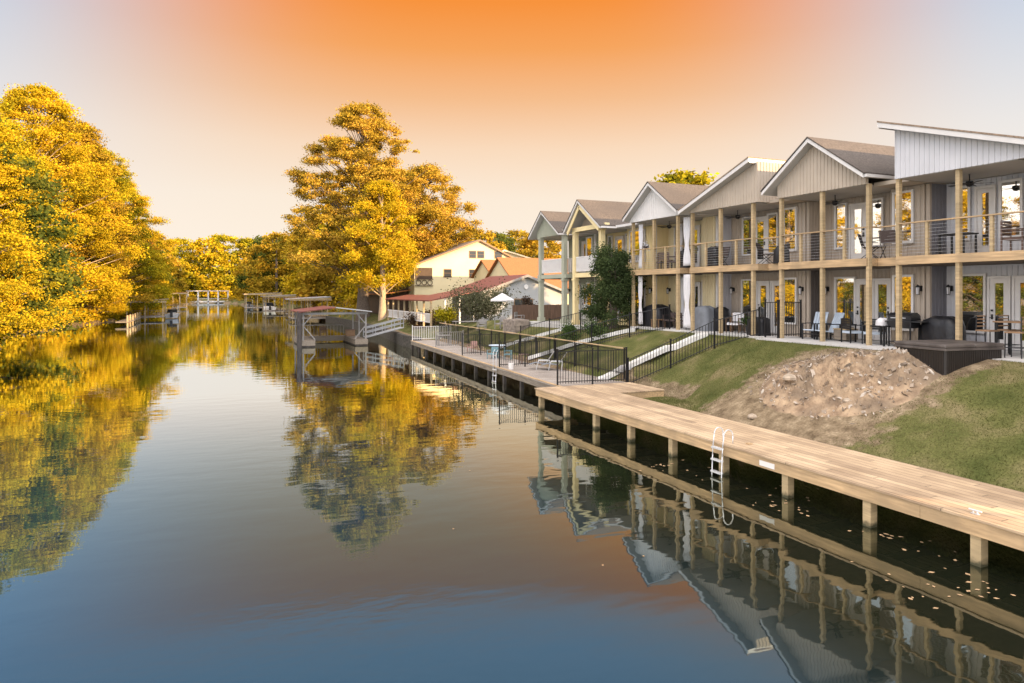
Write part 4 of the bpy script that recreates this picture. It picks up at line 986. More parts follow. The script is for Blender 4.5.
# fallen leaves on the water under the dock
def litter():
    n = 85; b = MB()
    for k in range(n):
        cl = rng.integers(0, 6); cx, cy = [(11.2, 7.0), (10.2, 7.4), (11.6, 9.0), (11.3, 11.2), (12.3, 12.5), (11.0, 15.0)][cl]
        x, y = cx+rng.normal()*.3, cy+rng.normal()*.45; s = .02+.03*rng.random(); a = rng.random()*6.28
        b.quad(*[(x+math.cos(a+t)*s*q, y+math.sin(a+t)*s*q, .006) for t, q in ((0, 1.4), (1.5, .8), (3.1, 1.2), (4.7, .8))])
    for k in range(14):
        x, y = 1+rng.random()*8, 7+rng.random()*26; s = .022; a = rng.random()*6
        b.quad(*[(x+math.cos(a+t)*s, y+math.sin(a+t)*s, .006) for t in (0, 1.5, 3.1, 4.7)])
    mat('dead_leaf', (.40, .26, .14), .9, .3, 9); o = b.build('floating_leaves', 'dead_leaf'); tag(o, 'scattered brown fallen leaves floating on the water by the new dock', 'leaves', kind='stuff')
litter()

# ------------------------------------------------------------------ hot tub
T = thing('hot_tub', (18.86, 13.15, 2.44), 'dark brown square hot tub with a folding cover beside the dirt heap', 'hot tub', rz=R(-7))
a = MB(); a.box(-.86, .86, -.86, .86, -.4, .66); a.build('shell', 'tub_shell', T, bevel=.05)
s_ = MB()
for sx in (-1, 1):
    for i in range(30):
        s_.box(-.8+i*.0545, -.8+i*.0545+.04, sx*.862, sx*.876, -.2, .6); s_.box(sx*.862, sx*.876, -.8+i*.0545, -.8+i*.0545+.04, -.2, .6)
s_.build('panel_slats', 'tub_shell', T)
a = MB(); a.box(-.90, -.006, -.90, .90, .67, .77); a.box(.006, .90, -.90, .90, .67, .77); a.build('cover', 'tub_cover', T, bevel=.03)
a = MB(); a.box(-.905, .905, -.905, .905, .60, .668); a.build('rim', 'tub_cover', T, bevel=.01)
T.scale = (1.14, .94, 1)

# ------------------------------------------------------------------ furniture
def adirondack(label):
    T = thing('lounge_chair', (0, 0, 0), label, 'chair', 'blue grey lounge chairs on the greige patio')
    for s in (-1, 1):
        f = MB(); f.bar((-.34, s*.3, 0), (-.34, s*.3, .58), .05, .05); f.bar((.32, s*.3, 0), (.32, s*.3, .58), .05, .05)
        f.build('leg', 'black_metal', T)
        f = MB(); f.box(-.4, .38, s*.3-.05, s*.3+.05, .585, .615); f.build('armrest', 'black_metal', T)
    f = MB(); f.bar((-.34, 0, .36), (.3, 0, .28), .56, .04); f.build('seat', 'fabric_blue_grey', T)
    f = MB()
    for k in range(5): f.bar((.22, -.22+k*.11, .3), (.52, -.22+k*.11, 1.02), .09, .03)
    f.build('backrest', 'fabric_blue_grey', T)
    for xx in (-.34, .32): f = MB(); f.bar((xx, -.3, .2), (xx, .3, .2), .04, .04); f.build('stretcher', 'black_metal', T)
    return T
def armchair(name, label, frame, cush, grp=None, w=.6, seat=.42, back=.85):
    T = thing(name, (0, 0, 0), label, 'chair', grp)
    for sx in (-1, 1):
        for sy in (-1, 1): f = MB(); f.bar((sx*.26, sy*w/2, 0), (sx*.26, sy*w/2, .62 if sx < 0 else back), .04, .04); f.build('leg', frame, T)
        f = MB(); f.box(-.29, .27, sx*w/2-.03, sx*w/2+.03, .62, .65); f.build('armrest', frame, T)
    f = MB(); f.box(-.27, .25, -w/2+.03, w/2-.03, seat-.08, seat); f.build('seat', cush, T)
    f = MB()
    for k in range(5): z = seat+.1+k*(back-seat-.12)/4; f.box(.25, .28, -w/2+.02, w/2-.02, z-.035, z+.035)
    f.build('backrest', frame if cush != 'fabric_white' else cush, T)
    return T
def folding_chair(label):
    T = thing('folding_chair', (0, 0, 0), label, 'chair', 'folding chairs on the upper decks')
    for s in (-1, 1):
        f = MB(); f.path([(-.25, s*.25, 0), (.25, s*.25, .48), (.38, s*.25, .92)], .014); f.build('leg', 'black_metal', T)
        f = MB(); f.path([(.3, s*.23, 0), (-.25, s*.23, .46)], .014); f.build('leg', 'black_metal', T)
        f = MB(); f.box(-.2, .3, s*.26-.02, s*.26+.02, .6, .62); f.build('armrest', 'black_metal', T)
    f = MB(); f.bar((-.24, 0, .45), (.22, 0, .42), .44, .02); f.build('seat', 'wicker', T)
    f = MB(); f.bar((.25, 0, .5), (.38, 0, .92), .46, .02); f.build('backrest', 'wicker', T)
    return T
def stool(label):
    T = thing('bar_stool', (0, 0, 0), label, 'bar stool', 'tall metal chairs at the bar table')
    for sx in (-1, 1):
        for sy in (-1, 1): f = MB(); f.tube((sx*.2, sy*.2, 0), (sx*.19, sy*.19, 1.12 if sx > 0 else .7), .016); f.build('leg', 'black_metal', T)
    f = MB(); f.box(-.21, .21, -.21, .21, .68, .72); f.build('seat', 'wood_brown', T)
    f = MB()
    for z in (.82, .92, 1.02, 1.11): f.box(.18, .2, -.2, .2, z-.018, z+.018)
    f.build('backrest', 'wood_brown', T)
    f = MB(); f.path([(-.2, -.2, .28), (-.2, .2, .28), (.2, .2, .28), (.2, -.2, .28), (-.2, -.2, .28)], .011); f.build('footrest', 'black_metal', T)
    return T
def table(name, label, sx, sy, h, top, leg, cat='table'):
    T = thing(name, (0, 0, 0), label, cat)
    f = MB(); f.box(-sx/2, sx/2, -sy/2, sy/2, h-.04, h); f.build('tabletop', top, T, bevel=.006)
    for a in (-1, 1):
        for b in (-1, 1): f = MB(); f.box(a*(sx/2-.06)-.025, a*(sx/2-.06)+.025, b*(sy/2-.06)-.025, b*(sy/2-.06)+.025, 0, h-.042); f.build('leg', leg, T)
    return T
def cover_shape(name, label, cat, sx, sy, h, m, top=.7, rz=0):
    """soft fabric cover: flared hem, sloped shoulders, folds"""
    T = thing(name, (0, 0, 0), label, cat, rz=rz); b = MB(); n = 28; prof = [(1.04, 0), (1.0, .35), (.97, .68), (top+.12, .9), (top*.6, 1.0), (0, 1.0)]
    for i in range(n):
        t = 2*math.pi*i/n; c, s = math.cos(t), math.sin(t); k = 1/max(abs(c), abs(s))**.8
        fold = 1+.03*math.sin(t*9)
        for j, (r, z) in enumerate(prof): b.v.append((c*k*r*sx/2*fold, s*k*r*sy/2*fold, z*h+(.02*math.sin(t*5) if j in (3, 4) else 0)))
    kq = len(prof)
    for i in range(n):
        j = (i+1) % n
        for q in range(kq-1): b.f.append((i*kq+q, j*kq+q, j*kq+q+1, i*kq+q+1))
    b.build('cover', m, T, smooth=True)
    w = MB()
    for a in (-1, 1): w.tube((a*sx*.3, -sy*.3, .05), (a*sx*.3, -sy*.36, .05), .05, n=10)
    w.build('wheel', 'black_plastic', T)
    return T
def grill(label):
    T = thing('charcoal_grill', (0, 0, 0), label, 'grill')
    b = MB(); b.box(-.28, .28, -.4, .4, .62, .86); b.build('firebox', 'black_metal', T, bevel=.02)
    b = MB(); b.prism([(-.28, -.4, .87), (.28, -.4, .87), (.26, -.4, 1.02), (.1, -.4, 1.12), (-.1, -.4, 1.12), (-.26, -.4, 1.02)], (0, .8, 0)); l = b.build('lid', 'black_metal', T)
    b = MB(); b.tube((-.31, -.25, .95), (-.31, .25, .95), .012); b.build('handle', 'alu', l)
    b = MB(); b.box(-.26, .26, .41, .75, .82, .85); b.box(-.26, .26, -.75, -.41, .82, .85); b.build('side_shelf', 'black_plastic', T)
    for sx in (-1, 1):
        for sy in (-1, 1): b = MB(); b.box(sx*.24-.02, sx*.24+.02, sy*.36-.02, sy*.36+.02, 0, .62); b.build('leg', 'black_metal', T)
    b = MB(); b.box(-.24, .24, -.36, .36, .15, .18); b.build('bottom_shelf', 'black_metal', T)
    return T
def planter(label, x, y, z, leaf='leaf_shrub', r=.17, h=.35, plant=.5, pot='terracotta'):
    T = thing('potted_plant', (x, y, z), label, 'potted plant')
    b = MB(); b.lathe(0, 0, [(0, 0), (r*.7, 0), (r, h*.9), (r*1.08, h*.9), (r*1.08, h), (r*.9, h), (r*.88, h*.85), (0, h*.85)], 14); b.build('pot', pot, T, smooth=False)
    cs = [(random.uniform(-r, r), random.uniform(-r, r), h+plant*random.uniform(.2, .9)) for _ in range(8)]
    leaf_mesh('leaves', cs, [r*1.0]*8, 60, .09, leaf, T, flat=1)

z = PZ
# greige patio
ad = adirondack('blue grey lounge chair on the greige patio, left one against the window')
place(ad, (21.3, 20.15, z), R(12), ad['label'], first=True)
place(ad, (21.2, 19.45, z), R(-14), 'blue grey lounge chair on the greige patio, right one beside the wooden box')
t_ = thing('storage_bench', (21.45, 18.85, z), 'low weathered wooden storage bench right of the two lounge chairs', 'bench')
b = MB(); b.box(-.3, .3, -.28, .28, .05, .42); b.build('body', 'old_wood', t_, bevel=.01)
b = MB(); b.box(-.32, .32, -.3, .3, .425, .46); b.build('lid', 'lumber', t_)
ac = armchair('patio_chair', 'low black armchair with pale cushion behind the right porch post of the greige patio', 'black_metal', 'fabric_blue_grey', 'black framed patio chairs')
place(ac, (20.95, 18.1, z), R(160), ac['label'], first=True)
place(ac, (21.1, 17.35, z), R(20), 'black framed patio chair next to the grill on the greige patio')
t_ = table('patio_table', 'small black square patio table between chair and grill', .7, .7, .68, 'black_metal', 'black_metal'); t_.location = (20.75, 16.75, z)
t_ = grill('black charcoal grill standing before the narrow window of the greige townhouse'); t_.location = (20.95, 16.5, z); t_.location = (21.0, 16.15, z); t_.rotation_euler[2] = .1
t_ = cover_shape('cushion_bag', 'rounded white bag lying on the small black table', 'bag', .38, .3, .24, 'fabric_white', top=.6); t_.location = (20.75, 16.75, z+.68)
# white patio
t_ = cover_shape('covered_grill', 'gas grill under a black cover beside the white townhouse wall', 'grill', .7, 1.25, 1.02, 'cover_black', top=.72); t_.location = (21.5, 15.15, z)
st = stool('tall metal bar stool left of the bar table, nearest the hot tub')
place(st, (20.35, 13.02, z), R(90), st['label'], first=True)
place(st, (21.2, 12.95, z), R(80), 'tall metal bar stool behind the bar table, close to the glass doors')
place(st, (20.2, 12.15, z), R(-80), 'tall metal bar stool cut off by the right edge of the photo')
t_ = table('bar_table', 'tall brown slatted bar table by the glass doors of the white townhouse', .75, 1.1, .98, 'wood_brown', 'black_metal'); t_.location = (20.75, 12.35, z)
# brown (shed roof) patio
wc = armchair('wooden_chair', 'pale wooden patio chair with white cushion behind the black fence', 'wood_brown', 'fabric_white', 'wooden patio chairs')
place(wc, (21.4, 24.7, z), R(20), wc['label'], first=True)
place(wc, (21.9, 25.5, z), R(-10), 'second pale wooden patio chair, nearer the grey covered box')
t_ = cover_shape('covered_grill', 'tall grill under a grey cover at the left end of the shed roofed townhouse patio', 'grill', .75, 1.1, 1.15, 'cover_grey', top=.8); t_.location = (21.2, 26.6, z)
t_ = cover_shape('covered_smoker', 'dark cover standing just right of the grey covered grill', 'smoker', .6, .7, 1.1, 'cover_black', top=.8); t_.location = (21.6, 25.9, z)
t_ = cover_shape('covered_stack', 'dark covered chair stack right of the wooden chair behind the fence', 'chair stack', .6, .9, .75, 'cover_black', top=.85); t_.location = (20.95, 22.75, z)
planter('leafy plant in a dark pot between the wooden chair and the covered stack', 21.2, 23.6, z, pot='black_plastic', plant=.4)
# cream patio
t_ = cover_shape('covered_furniture', 'large rounded black cover over patio furniture under the cream townhouse deck', 'furniture cover', 1.1, 1.7, 1.15, 'cover_black', top=.62); t_.location = (21.4, 30.7, z)
wk = armchair('wicker_chair', 'dark wicker armchair left of the white curtain on the cream patio', 'wicker', 'wicker', 'dark wicker chairs on the cream patio', w=.75, back=.75)
place(wk, (21.3, 29.2, z), R(10), wk['label'], first=True)
place(wk, (21.4, 28.0, z), R(-20), 'dark wicker armchair before the glass door of the cream townhouse')
t_ = table('coffee_table', 'low brown wooden table between cover and wicker chair', .5, .7, .42, 'wood_brown', 'wood_brown'); t_.location = (20.9, 29.85, z)
# upper decks
z = DZ
fc = folding_chair('black folding chair on the greige deck, left of the corner post')
place(fc, (21.4, 17.75, z), R(120), fc['label'], first=True)
place(fc, (21.15, 16.75, z), R(200), 'black folding chair on the greige deck, right of the corner post')
place(fc, (21.3, 22.7, z), R(120), 'black folding chair at the right end of the brown shed roofed deck')
place(fc, (21.3, 25.6, z), R(10), 'dark folding chair on the left part of the shed roofed deck')
dc = armchair('deck_chair', 'brown mesh chair on the white upper deck, cut by the right edge of the photo', 'fabric_brown', 'fabric_brown', 'brown chairs on the upper decks', back=.9)
place(dc, (21.2, 12.75, z), R(100), dc['label'], first=True)
place(dc, (21.4, 30.3, z), R(30), 'brown metal chair on the cream upper deck, right of the hanging flowers')
place(dc, (21.4, 29.4, z), R(-20), 'brown metal chair on the cream upper deck, middle of the bay')
t_ = table('deck_table', 'dark table behind the corner cables of the white upper deck', .7, .9, .72, 'black_plastic', 'black_metal'); t_.location = (21.9, 14.95, z)
t_ = table('deck_table', 'small dark table on the cream upper deck between brown chairs', .5, .5, .5, 'wood_brown', 'black_metal'); t_.location = (21.4, 29.85, z)
t_ = cover_shape('covered_grill', 'small black covered grill on the cream upper deck', 'grill', .6, .7, .95, 'cover_black'); t_.location = (21.4, 28.2, z)
t_ = cover_shape('covered_grill', 'small round black grill cover on the corner of the greige deck', 'grill', .5, .5, .75, 'cover_black', top=.5); t_.location = (21.0, 21.55, z)
t_ = cover_shape('covered_chairs', 'black covered chair pair on the left end of the shed roofed deck', 'chair cover', .6, .8, .95, 'cover_black', top=.85); t_.location = (21.4, 26.1, z)
# curtains
def curtain(x, y, z0, z1, lab, w=.34):
    b = MB(); n = 20; k = 14
    for i in range(n+1):
        u = i/n
        for j in range(k+1):
            v = j/k; zz = z0+(z1-z0)*v; pinch = 1-.45*math.exp(-((v-.42)/.16)**2)
            b.v.append((.05*math.sin(u*22)*pinch, (u-.5)*w*pinch*(1+.12*(1-v)), zz-z0))
    for i in range(n):
        for j in range(k): a = i*(k+1)+j; b.f.append((a, a+k+1, a+k+2, a+1))
    o = b.build('curtain', 'fabric_white', smooth=True); o.location = (x, y, z0); tag(o, lab, 'curtain', 'white curtains on the cream porches')
    s = o.modifiers.new('thick', 'SOLIDIFY'); s.thickness = .012
lo, hi = PZ+.12, DZ-.32
curtain(20.62, 31.05, lo, hi, 'white tied curtain at the left end of the cream lower porch')
curtain(22.3, 29.7, lo, hi, 'white curtain hanging inside the cream lower porch by the door')
curtain(20.62, 27.15, lo, hi, 'white tied curtain at the right corner of the cream lower porch', .5)
curtain(22.2, 27.05, lo, hi, 'white curtain before the lavender side wall, lower porch')
lo, hi = DZ+.1, CZ-.12
curtain(20.62, 31.0, lo, hi, 'white curtain at the left end of the cream upper porch')
curtain(22.3, 29.9, lo, hi, 'white curtain inside the cream upper porch')
curtain(20.62, 27.15, lo, hi, 'white curtain at the right corner of the cream upper porch', .5)
curtain(22.3, 27.05, lo, hi, 'white curtain before the lavender side wall, upper porch')
T = thing('hanging_basket', (20.75, 30.75, 7.0), 'hanging basket of pink white flowers on the cream upper porch', 'hanging basket')
b = MB(); b.lathe(0, 0, [(0, -.18), (.1, -.17), (.18, 0), (.17, .01)], 12); b.build('basket', 'wicker', T)
b = MB()
for k in range(3): t = k*2.1; b.tube((.17*math.cos(t), .17*math.sin(t), 0), (0, 0, .6), .006)
b.tube((0, 0, .6), (0, 0, 1.22), .006); b.build('chain', 'black_metal', T)
leaf_mesh('flowers', [(0, 0, .05), (.1, 0, -.1), (-.08, .05, -.15), (0, -.1, 0)], [.17]*4, 60, .07, 'fabric_white', T, flat=1)

# old dock furniture
z = .74
def recliner(label):
    T = thing('recliner', (0, 0, 0), label, 'chair', 'sling recliners on the weathered dock')
    for s in (-1, 1):
        f = MB(); f.path([(-.5, s*.3, 0), (-.35, s*.3, .55), (.35, s*.3, .55), (.3, s*.3, 0)], .018); f.build('leg', 'alu', T)
    f = MB(); f.bar((-.55, 0, .42), (.1, 0, .34), .55, .03); f.build('seat', 'cover_grey', T)
    f = MB(); f.bar((.1, 0, .34), (.62, 0, 1.12), .55, .03); f.build('backrest', 'weathered_white', T)
    f = MB(); f.bar((-.95, 0, .3), (-.55, 0, .42), .5, .03); f.build('footrest', 'cover_grey', T)
    return T
rc = recliner('white sling recliner on the weathered dock, left one of the pair')
place(rc, (15.3, 31.6, z), R(-25), rc['label'], first=True, sc=.8)
place(rc, (15.65, 30.9, z), R(-30), 'white sling recliner on the weathered dock, right one of the pair', sc=.8)
tc_ = armchair('garden_chair', 'teal painted metal chair on the weathered dock behind the ladder', 'teal_paint', 'teal_paint', 'colourful chairs on the weathered dock')
place(tc_, (14.9, 37.6, z), R(30), tc_['label'], first=True, sc=.78)
place(tc_, (15.6, 37.0, z), R(150), 'teal painted metal chair beside the round glass table on the dock', sc=.78)
t_ = armchair('garden_chair', 'pink chair on the weathered dock behind the pale railing', 'pink_paint', 'pink_paint', 'colourful chairs on the weathered dock'); t_.location = (15.4, 42.4, z); t_.rotation_euler[2] = .6; t_.scale = (.8,)*3
T = thing('round_table', (15.5, 38.4, z), 'round pale topped table beside the teal chairs', 'table')
b = MB(); b.lathe(0, 0, [(0, .70), (.5, .70), (.5, .73), (0, .73)], 20); b.build('tabletop', 'fabric_blue_grey', T)
b = MB(); b.tube((0, 0, 0), (0, 0, .7), .03); b.lathe(0, 0, [(0, 0), (.25, 0), (.22, .04), (0, .05)], 12); b.build('leg', 'black_metal', T)
t_ = table('side_table', 'small red brown side table on the weathered dock left of the recliners', .45, .45, .5, 'fabric_brown', 'fabric_brown'); t_.location = (15.5, 34.6, z)
t_ = table('work_table', 'long pale picnic table near the pale railing on the weathered dock', 1.0, .6, .75, 'weathered_white', 'weathered_white'); t_.location = (15.4, 48.5, z)
T = thing('white_bucket', (13.75, 32.2, z), 'small white bucket by the ladder of the weathered dock', 'bucket')
b = MB(); b.lathe(0, 0, [(0, 0), (.12, 0), (.15, .3), (.16, .3), (.13, .28), (.11, .02)], 14); b.build('body', 'white_paint', T)
b = MB(); b.path([(-.15, 0, .3), (-.1, 0, .4), (.1, 0, .4), (.15, 0, .3)], .006); b.build('handle', 'alu', T)
T = thing('garden_hose', (16.9, 26.6, gz(16.9, 26.6)), 'coiled pale hose and gear heap beside the first walkway', 'hose')
b = MB()
for q in range(4):
    pts = [(.35*(1-.08*q)*math.cos(t*.524), .35*(1-.08*q)*math.sin(t*.524), .03+.035*q) for t in range(13)]; b.path(pts, .018)
b.build('coil', 'fabric_white', T)

# patio beyond the green townhouse
z = 2.0
T = thing('patio_umbrella', (20.0, 48.5, gz(20.0, 48.5)), 'open white patio umbrella before the grey house with red roof', 'umbrella')
T.scale = (.82, .82, .9)
b = MB(); b.tube((0, 0, 0), (0, 0, 2.35), .025); b.build('pole', 'alu', T)
b = MB(); n = 8
for i in range(n):
    t0, t1 = i*2*math.pi/n, (i+1)*2*math.pi/n
    p0 = (1.15*math.cos(t0), 1.15*math.sin(t0), 1.85); p1 = (1.15*math.cos(t1), 1.15*math.sin(t1), 1.85); b.quad((0, 0, 2.4), p0, p1); b.quad(p0, p1, (p1[0], p1[1], 1.72), (p0[0], p0[1], 1.72))
b.build('canopy', 'fabric_white', T)
wcs = armchair('white_chair', 'white patio chair beside the white umbrella', 'weathered_white', 'weathered_white', 'white chairs around the umbrella')
place(wcs, (18.9, 46.2, gz(18.9, 46.2)), .4, wcs['label'], first=True)
place(wcs, (19.8, 44.9, gz(19.8, 44.9)), 2.4, 'white patio chair nearest the green townhouse porch')
place(wcs, (18.4, 48.6, gz(18.4, 48.6)), 1.0, 'white patio chair left of the umbrella')
t_ = table('long_table', 'long pale outdoor table left of the umbrella', 2.4, .8, .75, 'weathered_white', 'old_wood'); t_.location = (18.2, 51, gz(18.2, 51)); 
mb = MB(); mb.box(18.4, 19.5, 42.5, 44.6, 1.6, 2.75); o = mb.build('stone_planter', 'stone_wall', bevel=.05); tag(o, 'low stone garden wall below the green townhouse', 'wall')
T = thing('kamado_grill', (20.2, 34.4, 2.62), 'black egg shaped grill on the yellow townhouse patio', 'grill')
b = MB(); b.lathe(0, 0, [(0, .45), (.2, .47), (.32, .7), (.33, .86), (0, .86)], 18); b.build('bowl', 'cover_black', T, smooth=True)
b = MB(); b.lathe(0, 0, [(.33, .865), (.3, 1.05), (.15, 1.2), (.05, 1.24), (.05, 1.3), (0, 1.3)], 18); b.build('lid', 'cover_black', T, smooth=True)
for k in range(4): t = k*1.57+.7; b = MB(); b.tube((.18*math.cos(t), .18*math.sin(t), .5), (.3*math.cos(t), .3*math.sin(t), 0), .02); b.build('leg', 'black_metal', T)

# ------------------------------------------------------------------ shrubs and garden trees
random.seed(21)
bushes('shrub', [(18.2, 34.3, .75, .9)], 'leaf_shrub', 'round green shrub beside the walk, left one of the pair', ne=260, size=.10, group='round shrubs before the yellow townhouse')
bushes('shrub', [(18.5, 32.2, .9, .85)], 'leaf_shrub', 'round green shrub under the dark tree, right one of the pair', ne=260, size=.10, group='round shrubs before the yellow townhouse')
bushes('bush', [(19.8, 54, 2.3, 2.9), (21.6, 55, 2.2, 2.9)], 'leaf_bush', 'large domed green bush before the grey house with red roof', ne=560, size=.15)
bushes('bush', [(18.6, 67, 1.5, 1.6), (19.6, 65, 1.2, 1.4)], 'leaf_dark_red', 'low dark brown bush beside the porch with posts', ne=300, size=.16)
bushes('bush', [(19.2, 60, 1.1, 2.0)], 'leaf_golden_green', 'yellow green bush between the brown bush and the domed bush', ne=300, size=.16)
bushes('bush', [(24.0, 53, 1.0, 2.2)], 'leaf_dark_red', 'reddish bush under the white umbrella side', ne=260, size=.16)
gt_ = make_tree('garden_tree', 4.3, [(.1, 1.2), (.3, 1.45), (.6, 1.45), (.85, 1.15), (1, .6)], 80, .55, 340, .10, 'leaf_green', 'bark', 'dark green bushy tree between the yellow and cream townhouses', trunk_r=.1, base=.16, flat=.95, inner=.1, limbs=True, trunks=2)
gt_.location = (20.0, 32.9, gz(20, 32.9))
# unseen trees added behind the houses to shade the roofs and grey house
up_ = make_tree('shade_tree', 12, [(.25, 2), (.4, 4.2), (.65, 4.8), (.85, 3.4), (1, 1)], 45, 1.7, 170, .4, 'leaf_olive', 'bark', 'green shade tree added uphill behind the near townhouses, out of the photo', trunk_r=.3, base=.3, flat=.6, limbs=True)
place(up_, (62, -20, 3.5), 0, up_['label'], first=True, sc=.9)

place(up_, (40, 43, 3), 2, 'low unseen tree added behind the green townhouse for shade', sc=.6)
place(up_, (44, 37, 3), 4, 'low unseen tree added behind the yellow townhouse for shade', sc=.62)
up_['group'] = 'unseen shade trees added behind the townhouses'
# ------------------------------------------------------------------ floating boat house and gangway
def boathouse():
    T = thing('boathouse', (9.6, 63.5, 0), 'open floating boathouse with a low red and grey roof and white braces', 'boathouse')
    W_, D_ = 2.75, 3.2
    b = MB(); b.box(-W_, -W_+1.1, -D_, D_, .12, .55); b.box(W_-1.1, W_, -D_, D_, .12, .55); b.box(-W_+1.1, W_-1.1, D_-1.0, D_, .12, .55); b.build('float_deck', 'old_wood', T)
    b = MB(); b.box(-W_+.05, -W_+1.05, -D_+.05, D_-.05, -.3, .118); b.box(W_-1.05, W_-.05, -D_+.05, D_-.05, -.3, .118); b.build('floats', 'dark_pile', T)
    b = MB(); b.prism([(-W_-.3, -D_-.3, 2.88), (0, -D_-.3, 3.25), (0, -D_-.3, 3.32), (-W_-.3, -D_-.3, 2.96)], (0, 2*D_+.6, 0)); b.build('roof', 'metal_red', T)
    b = MB(); b.prism([(W_+.3, -D_-.3, 2.88), (.004, -D_-.3, 3.25), (.004, -D_-.3, 3.32), (W_+.3, -D_-.3, 2.96)], (0, 2*D_+.6, 0)); b.build('roof', 'grey_house', T)
    for sx in (-1, 1):
        for yy in (-D_+.2, 0, D_-.2):
            p = MB(); p.box(sx*(W_-.15)-.06, sx*(W_-.15)+.06, yy-.06, yy+.06, .55, 2.9); p.build('post', 'weathered_white', T)
        p = MB(); p.bar((sx*(W_-.2), -D_+.18, 1.7), (sx*(W_-1.1), -D_+.18, .6), .05, .08); p.bar((sx*(W_-.2), -D_+.18, 1.9), (sx*(W_-1.0), -D_+.18, 2.85), .05, .08); p.build('brace', 'weathered_white', T)
    b = MB(); b.box(-W_, W_, -D_+.1, -D_+.2, 2.7, 2.88); b.build('beam', 'weathered_white', T)
    b = MB(); b.tube((-W_-.2, -D_-.1, -1.4), (-W_-.2, -D_-.1, 3.0), .2, n=10); b.build('pile', 'dark_pile', T)
    b = MB()
    for k in range(12): b.box(-W_+1.2+k*.3, -W_+1.23+k*.3, D_-.1, D_-.07, .55, 1.5)
    b.box(-W_+1.1, W_-1.1, D_-.12, D_-.05, 1.5, 1.56); b.build('railing', 'weathered_white', T)
boathouse()
T = thing('storage_box', (11.7, 65.2, .55), 'brown dock box inside the floating boathouse', 'box'); b = MB(); b.box(-.4, .4, -.3, .3, 0, .55); b.build('body', 'wood_brown', T, bevel=.02); b = MB(); b.box(-.43, .43, -.33, .33, .555, .62); b.build('lid', 'fabric_brown', T)
def lawn_ch():
    t = armchair('garden_chair', 'brown chair inside the floating boathouse, rear walkway', 'fabric_brown', 'fabric_brown'); t.location = (9.4, 66.0, .55); t.rotation_euler[2] = 1.57
lawn_ch()
T = thing('gangway', (12.3, 61.5, .6), 'grey metal gangway rising from the boathouse to the bank', 'gangway')
b = MB(); e = Vector((3.6, 1.0, .75))
for s in (-.55, .55):
    o_ = Vector((0, s, 0))
    for hh in (.05, .45, .85): b.bar(o_+Vector((0, 0, hh)), o_+e+Vector((0, 0, hh)), .07, .08)
    for k in range(5):
        p = o_+e*(k/4); b.bar(p+Vector((0, 0, .05)), p+Vector((0, 0, .85)), .05, .05)
b.build('railing', 'galvanised', T)
b = MB(); b.prism([(0, -.5, 0), (0, .5, 0), tuple(e+Vector((0, .5, 0))), tuple(e+Vector((0, -.5, 0)))], (0, 0, .05)); b.build('walkway_deck', 'grey_house', T)

# boat sheds far along both banks
def shed(x, y, w, l, h, lab, roof='old_wood', rz=0, slope=.35, deckc='old_deck', posts=3, group='covered boat docks along the canal'):
    T = thing('boat_shed', (x, y, 0), lab, 'boat dock', group, rz=rz)
    b = MB(); b.box(-w/2, w/2, -l/2, l/2, .45, .6); b.build('deck_floor', 'old_deck', T)
    b = MB(); b.prism([(-w/2-.4, -l/2-.4, h), (w/2+.4, -l/2-.4, h+slope), (w/2+.4, -l/2-.4, h+slope+.14), (-w/2-.4, -l/2-.4, h+.14)], (0, l+.8, 0)); b.build('roof', roof, T)
    b = MB(); b.box(-w/2-.42, w/2+.42, -l/2-.46, -l/2-.41, h-.12, h+.2); b.build('fascia', 'lumber', T)
    for i in range(posts):
        for yy in (-l/2+.15, l/2-.15):
            xx = -w/2+.15+i*(w-.3)/(posts-1); p = MB(); p.box(xx-.09, xx+.09, yy-.09, yy+.09, -1.4, h+.02); p.build('post', 'lumber', T)
    b = MB(); b.box(-w/2, w/2, l/2-.3, l/2-.24, 1.45, 1.52)
    for i in range(int(w/.35)): b.box(-w/2+i*.35, -w/2+i*.35+.05, l/2-.29, l/2-.25, .6, 1.45)
    b.build('railing', 'lumber', T)
    return T
shed(12.2, 197, 8.5, 9, 4.0, 'covered boat dock with tall yellow posts farthest on the right bank', posts=4)
shed(14.0, 160, 7.5, 9, 3.6, 'covered boat dock with a pale flat roof left of the boathouse', roof='weathered_white')
shed(16.0, 135, 6.5, 7, 3.3, 'covered boat dock partly behind the floating boathouse', roof='metal_red')
shed(14.0, 115, 5.5, 6, 3.4, 'covered boat dock just behind the floating boathouse roof', roof='grey_house')
shed(-10.0, 131, 5.5, 6, 3.0, 'weathered covered dock on the left bank with cluttered deck', roof='lumber')
shed(-7.8, 205, 3.5, 4, 4.2, 'small raised dock shelter on a dark pile on the left bank', roof='shingle_orange')
T = thing('boat_dock', (-11.3, 118, 0), 'long low dock walkway along the left bank', 'dock')
b = MB(); b.box(-.8, .8, -9, 9, .4, .55); b.build('deck_boards', 'old_wood', T)
for k in range(6): p = MB(); p.box(.55, .75, -8.9+k*3.5, -8.7+k*3.5, -1.4, 1.4); p.build('post', 'lumber', T)
T = thing('pergola_dock', (-1.5, 316, 0), 'white pergola dock with five tall posts closing the canal', 'pergola')
b = MB(); b.box(-8, 8, -2, 2, .4, .9); b.build('deck_floor', 'white_paint', T)
for k in range(5):
    for yy in (-1.8, 1.8): p = MB(); p.box(-7.8+k*3.8, -7.3+k*3.8, yy-.2, yy+.2, -1.4, 5); p.build('post', 'white_paint', T)
b = MB(); b.box(-8.2, 8.2, -2.2, -1.6, 4.9, 5.2); b.box(-8.2, 8.2, 1.6, 2.2, 4.9, 5.2); b.build('beam', 'white_paint', T)
b = MB(); b.box(-8, 8, 1.9, 2.0, 1.8, 1.95); b.build('railing', 'white_paint', T)
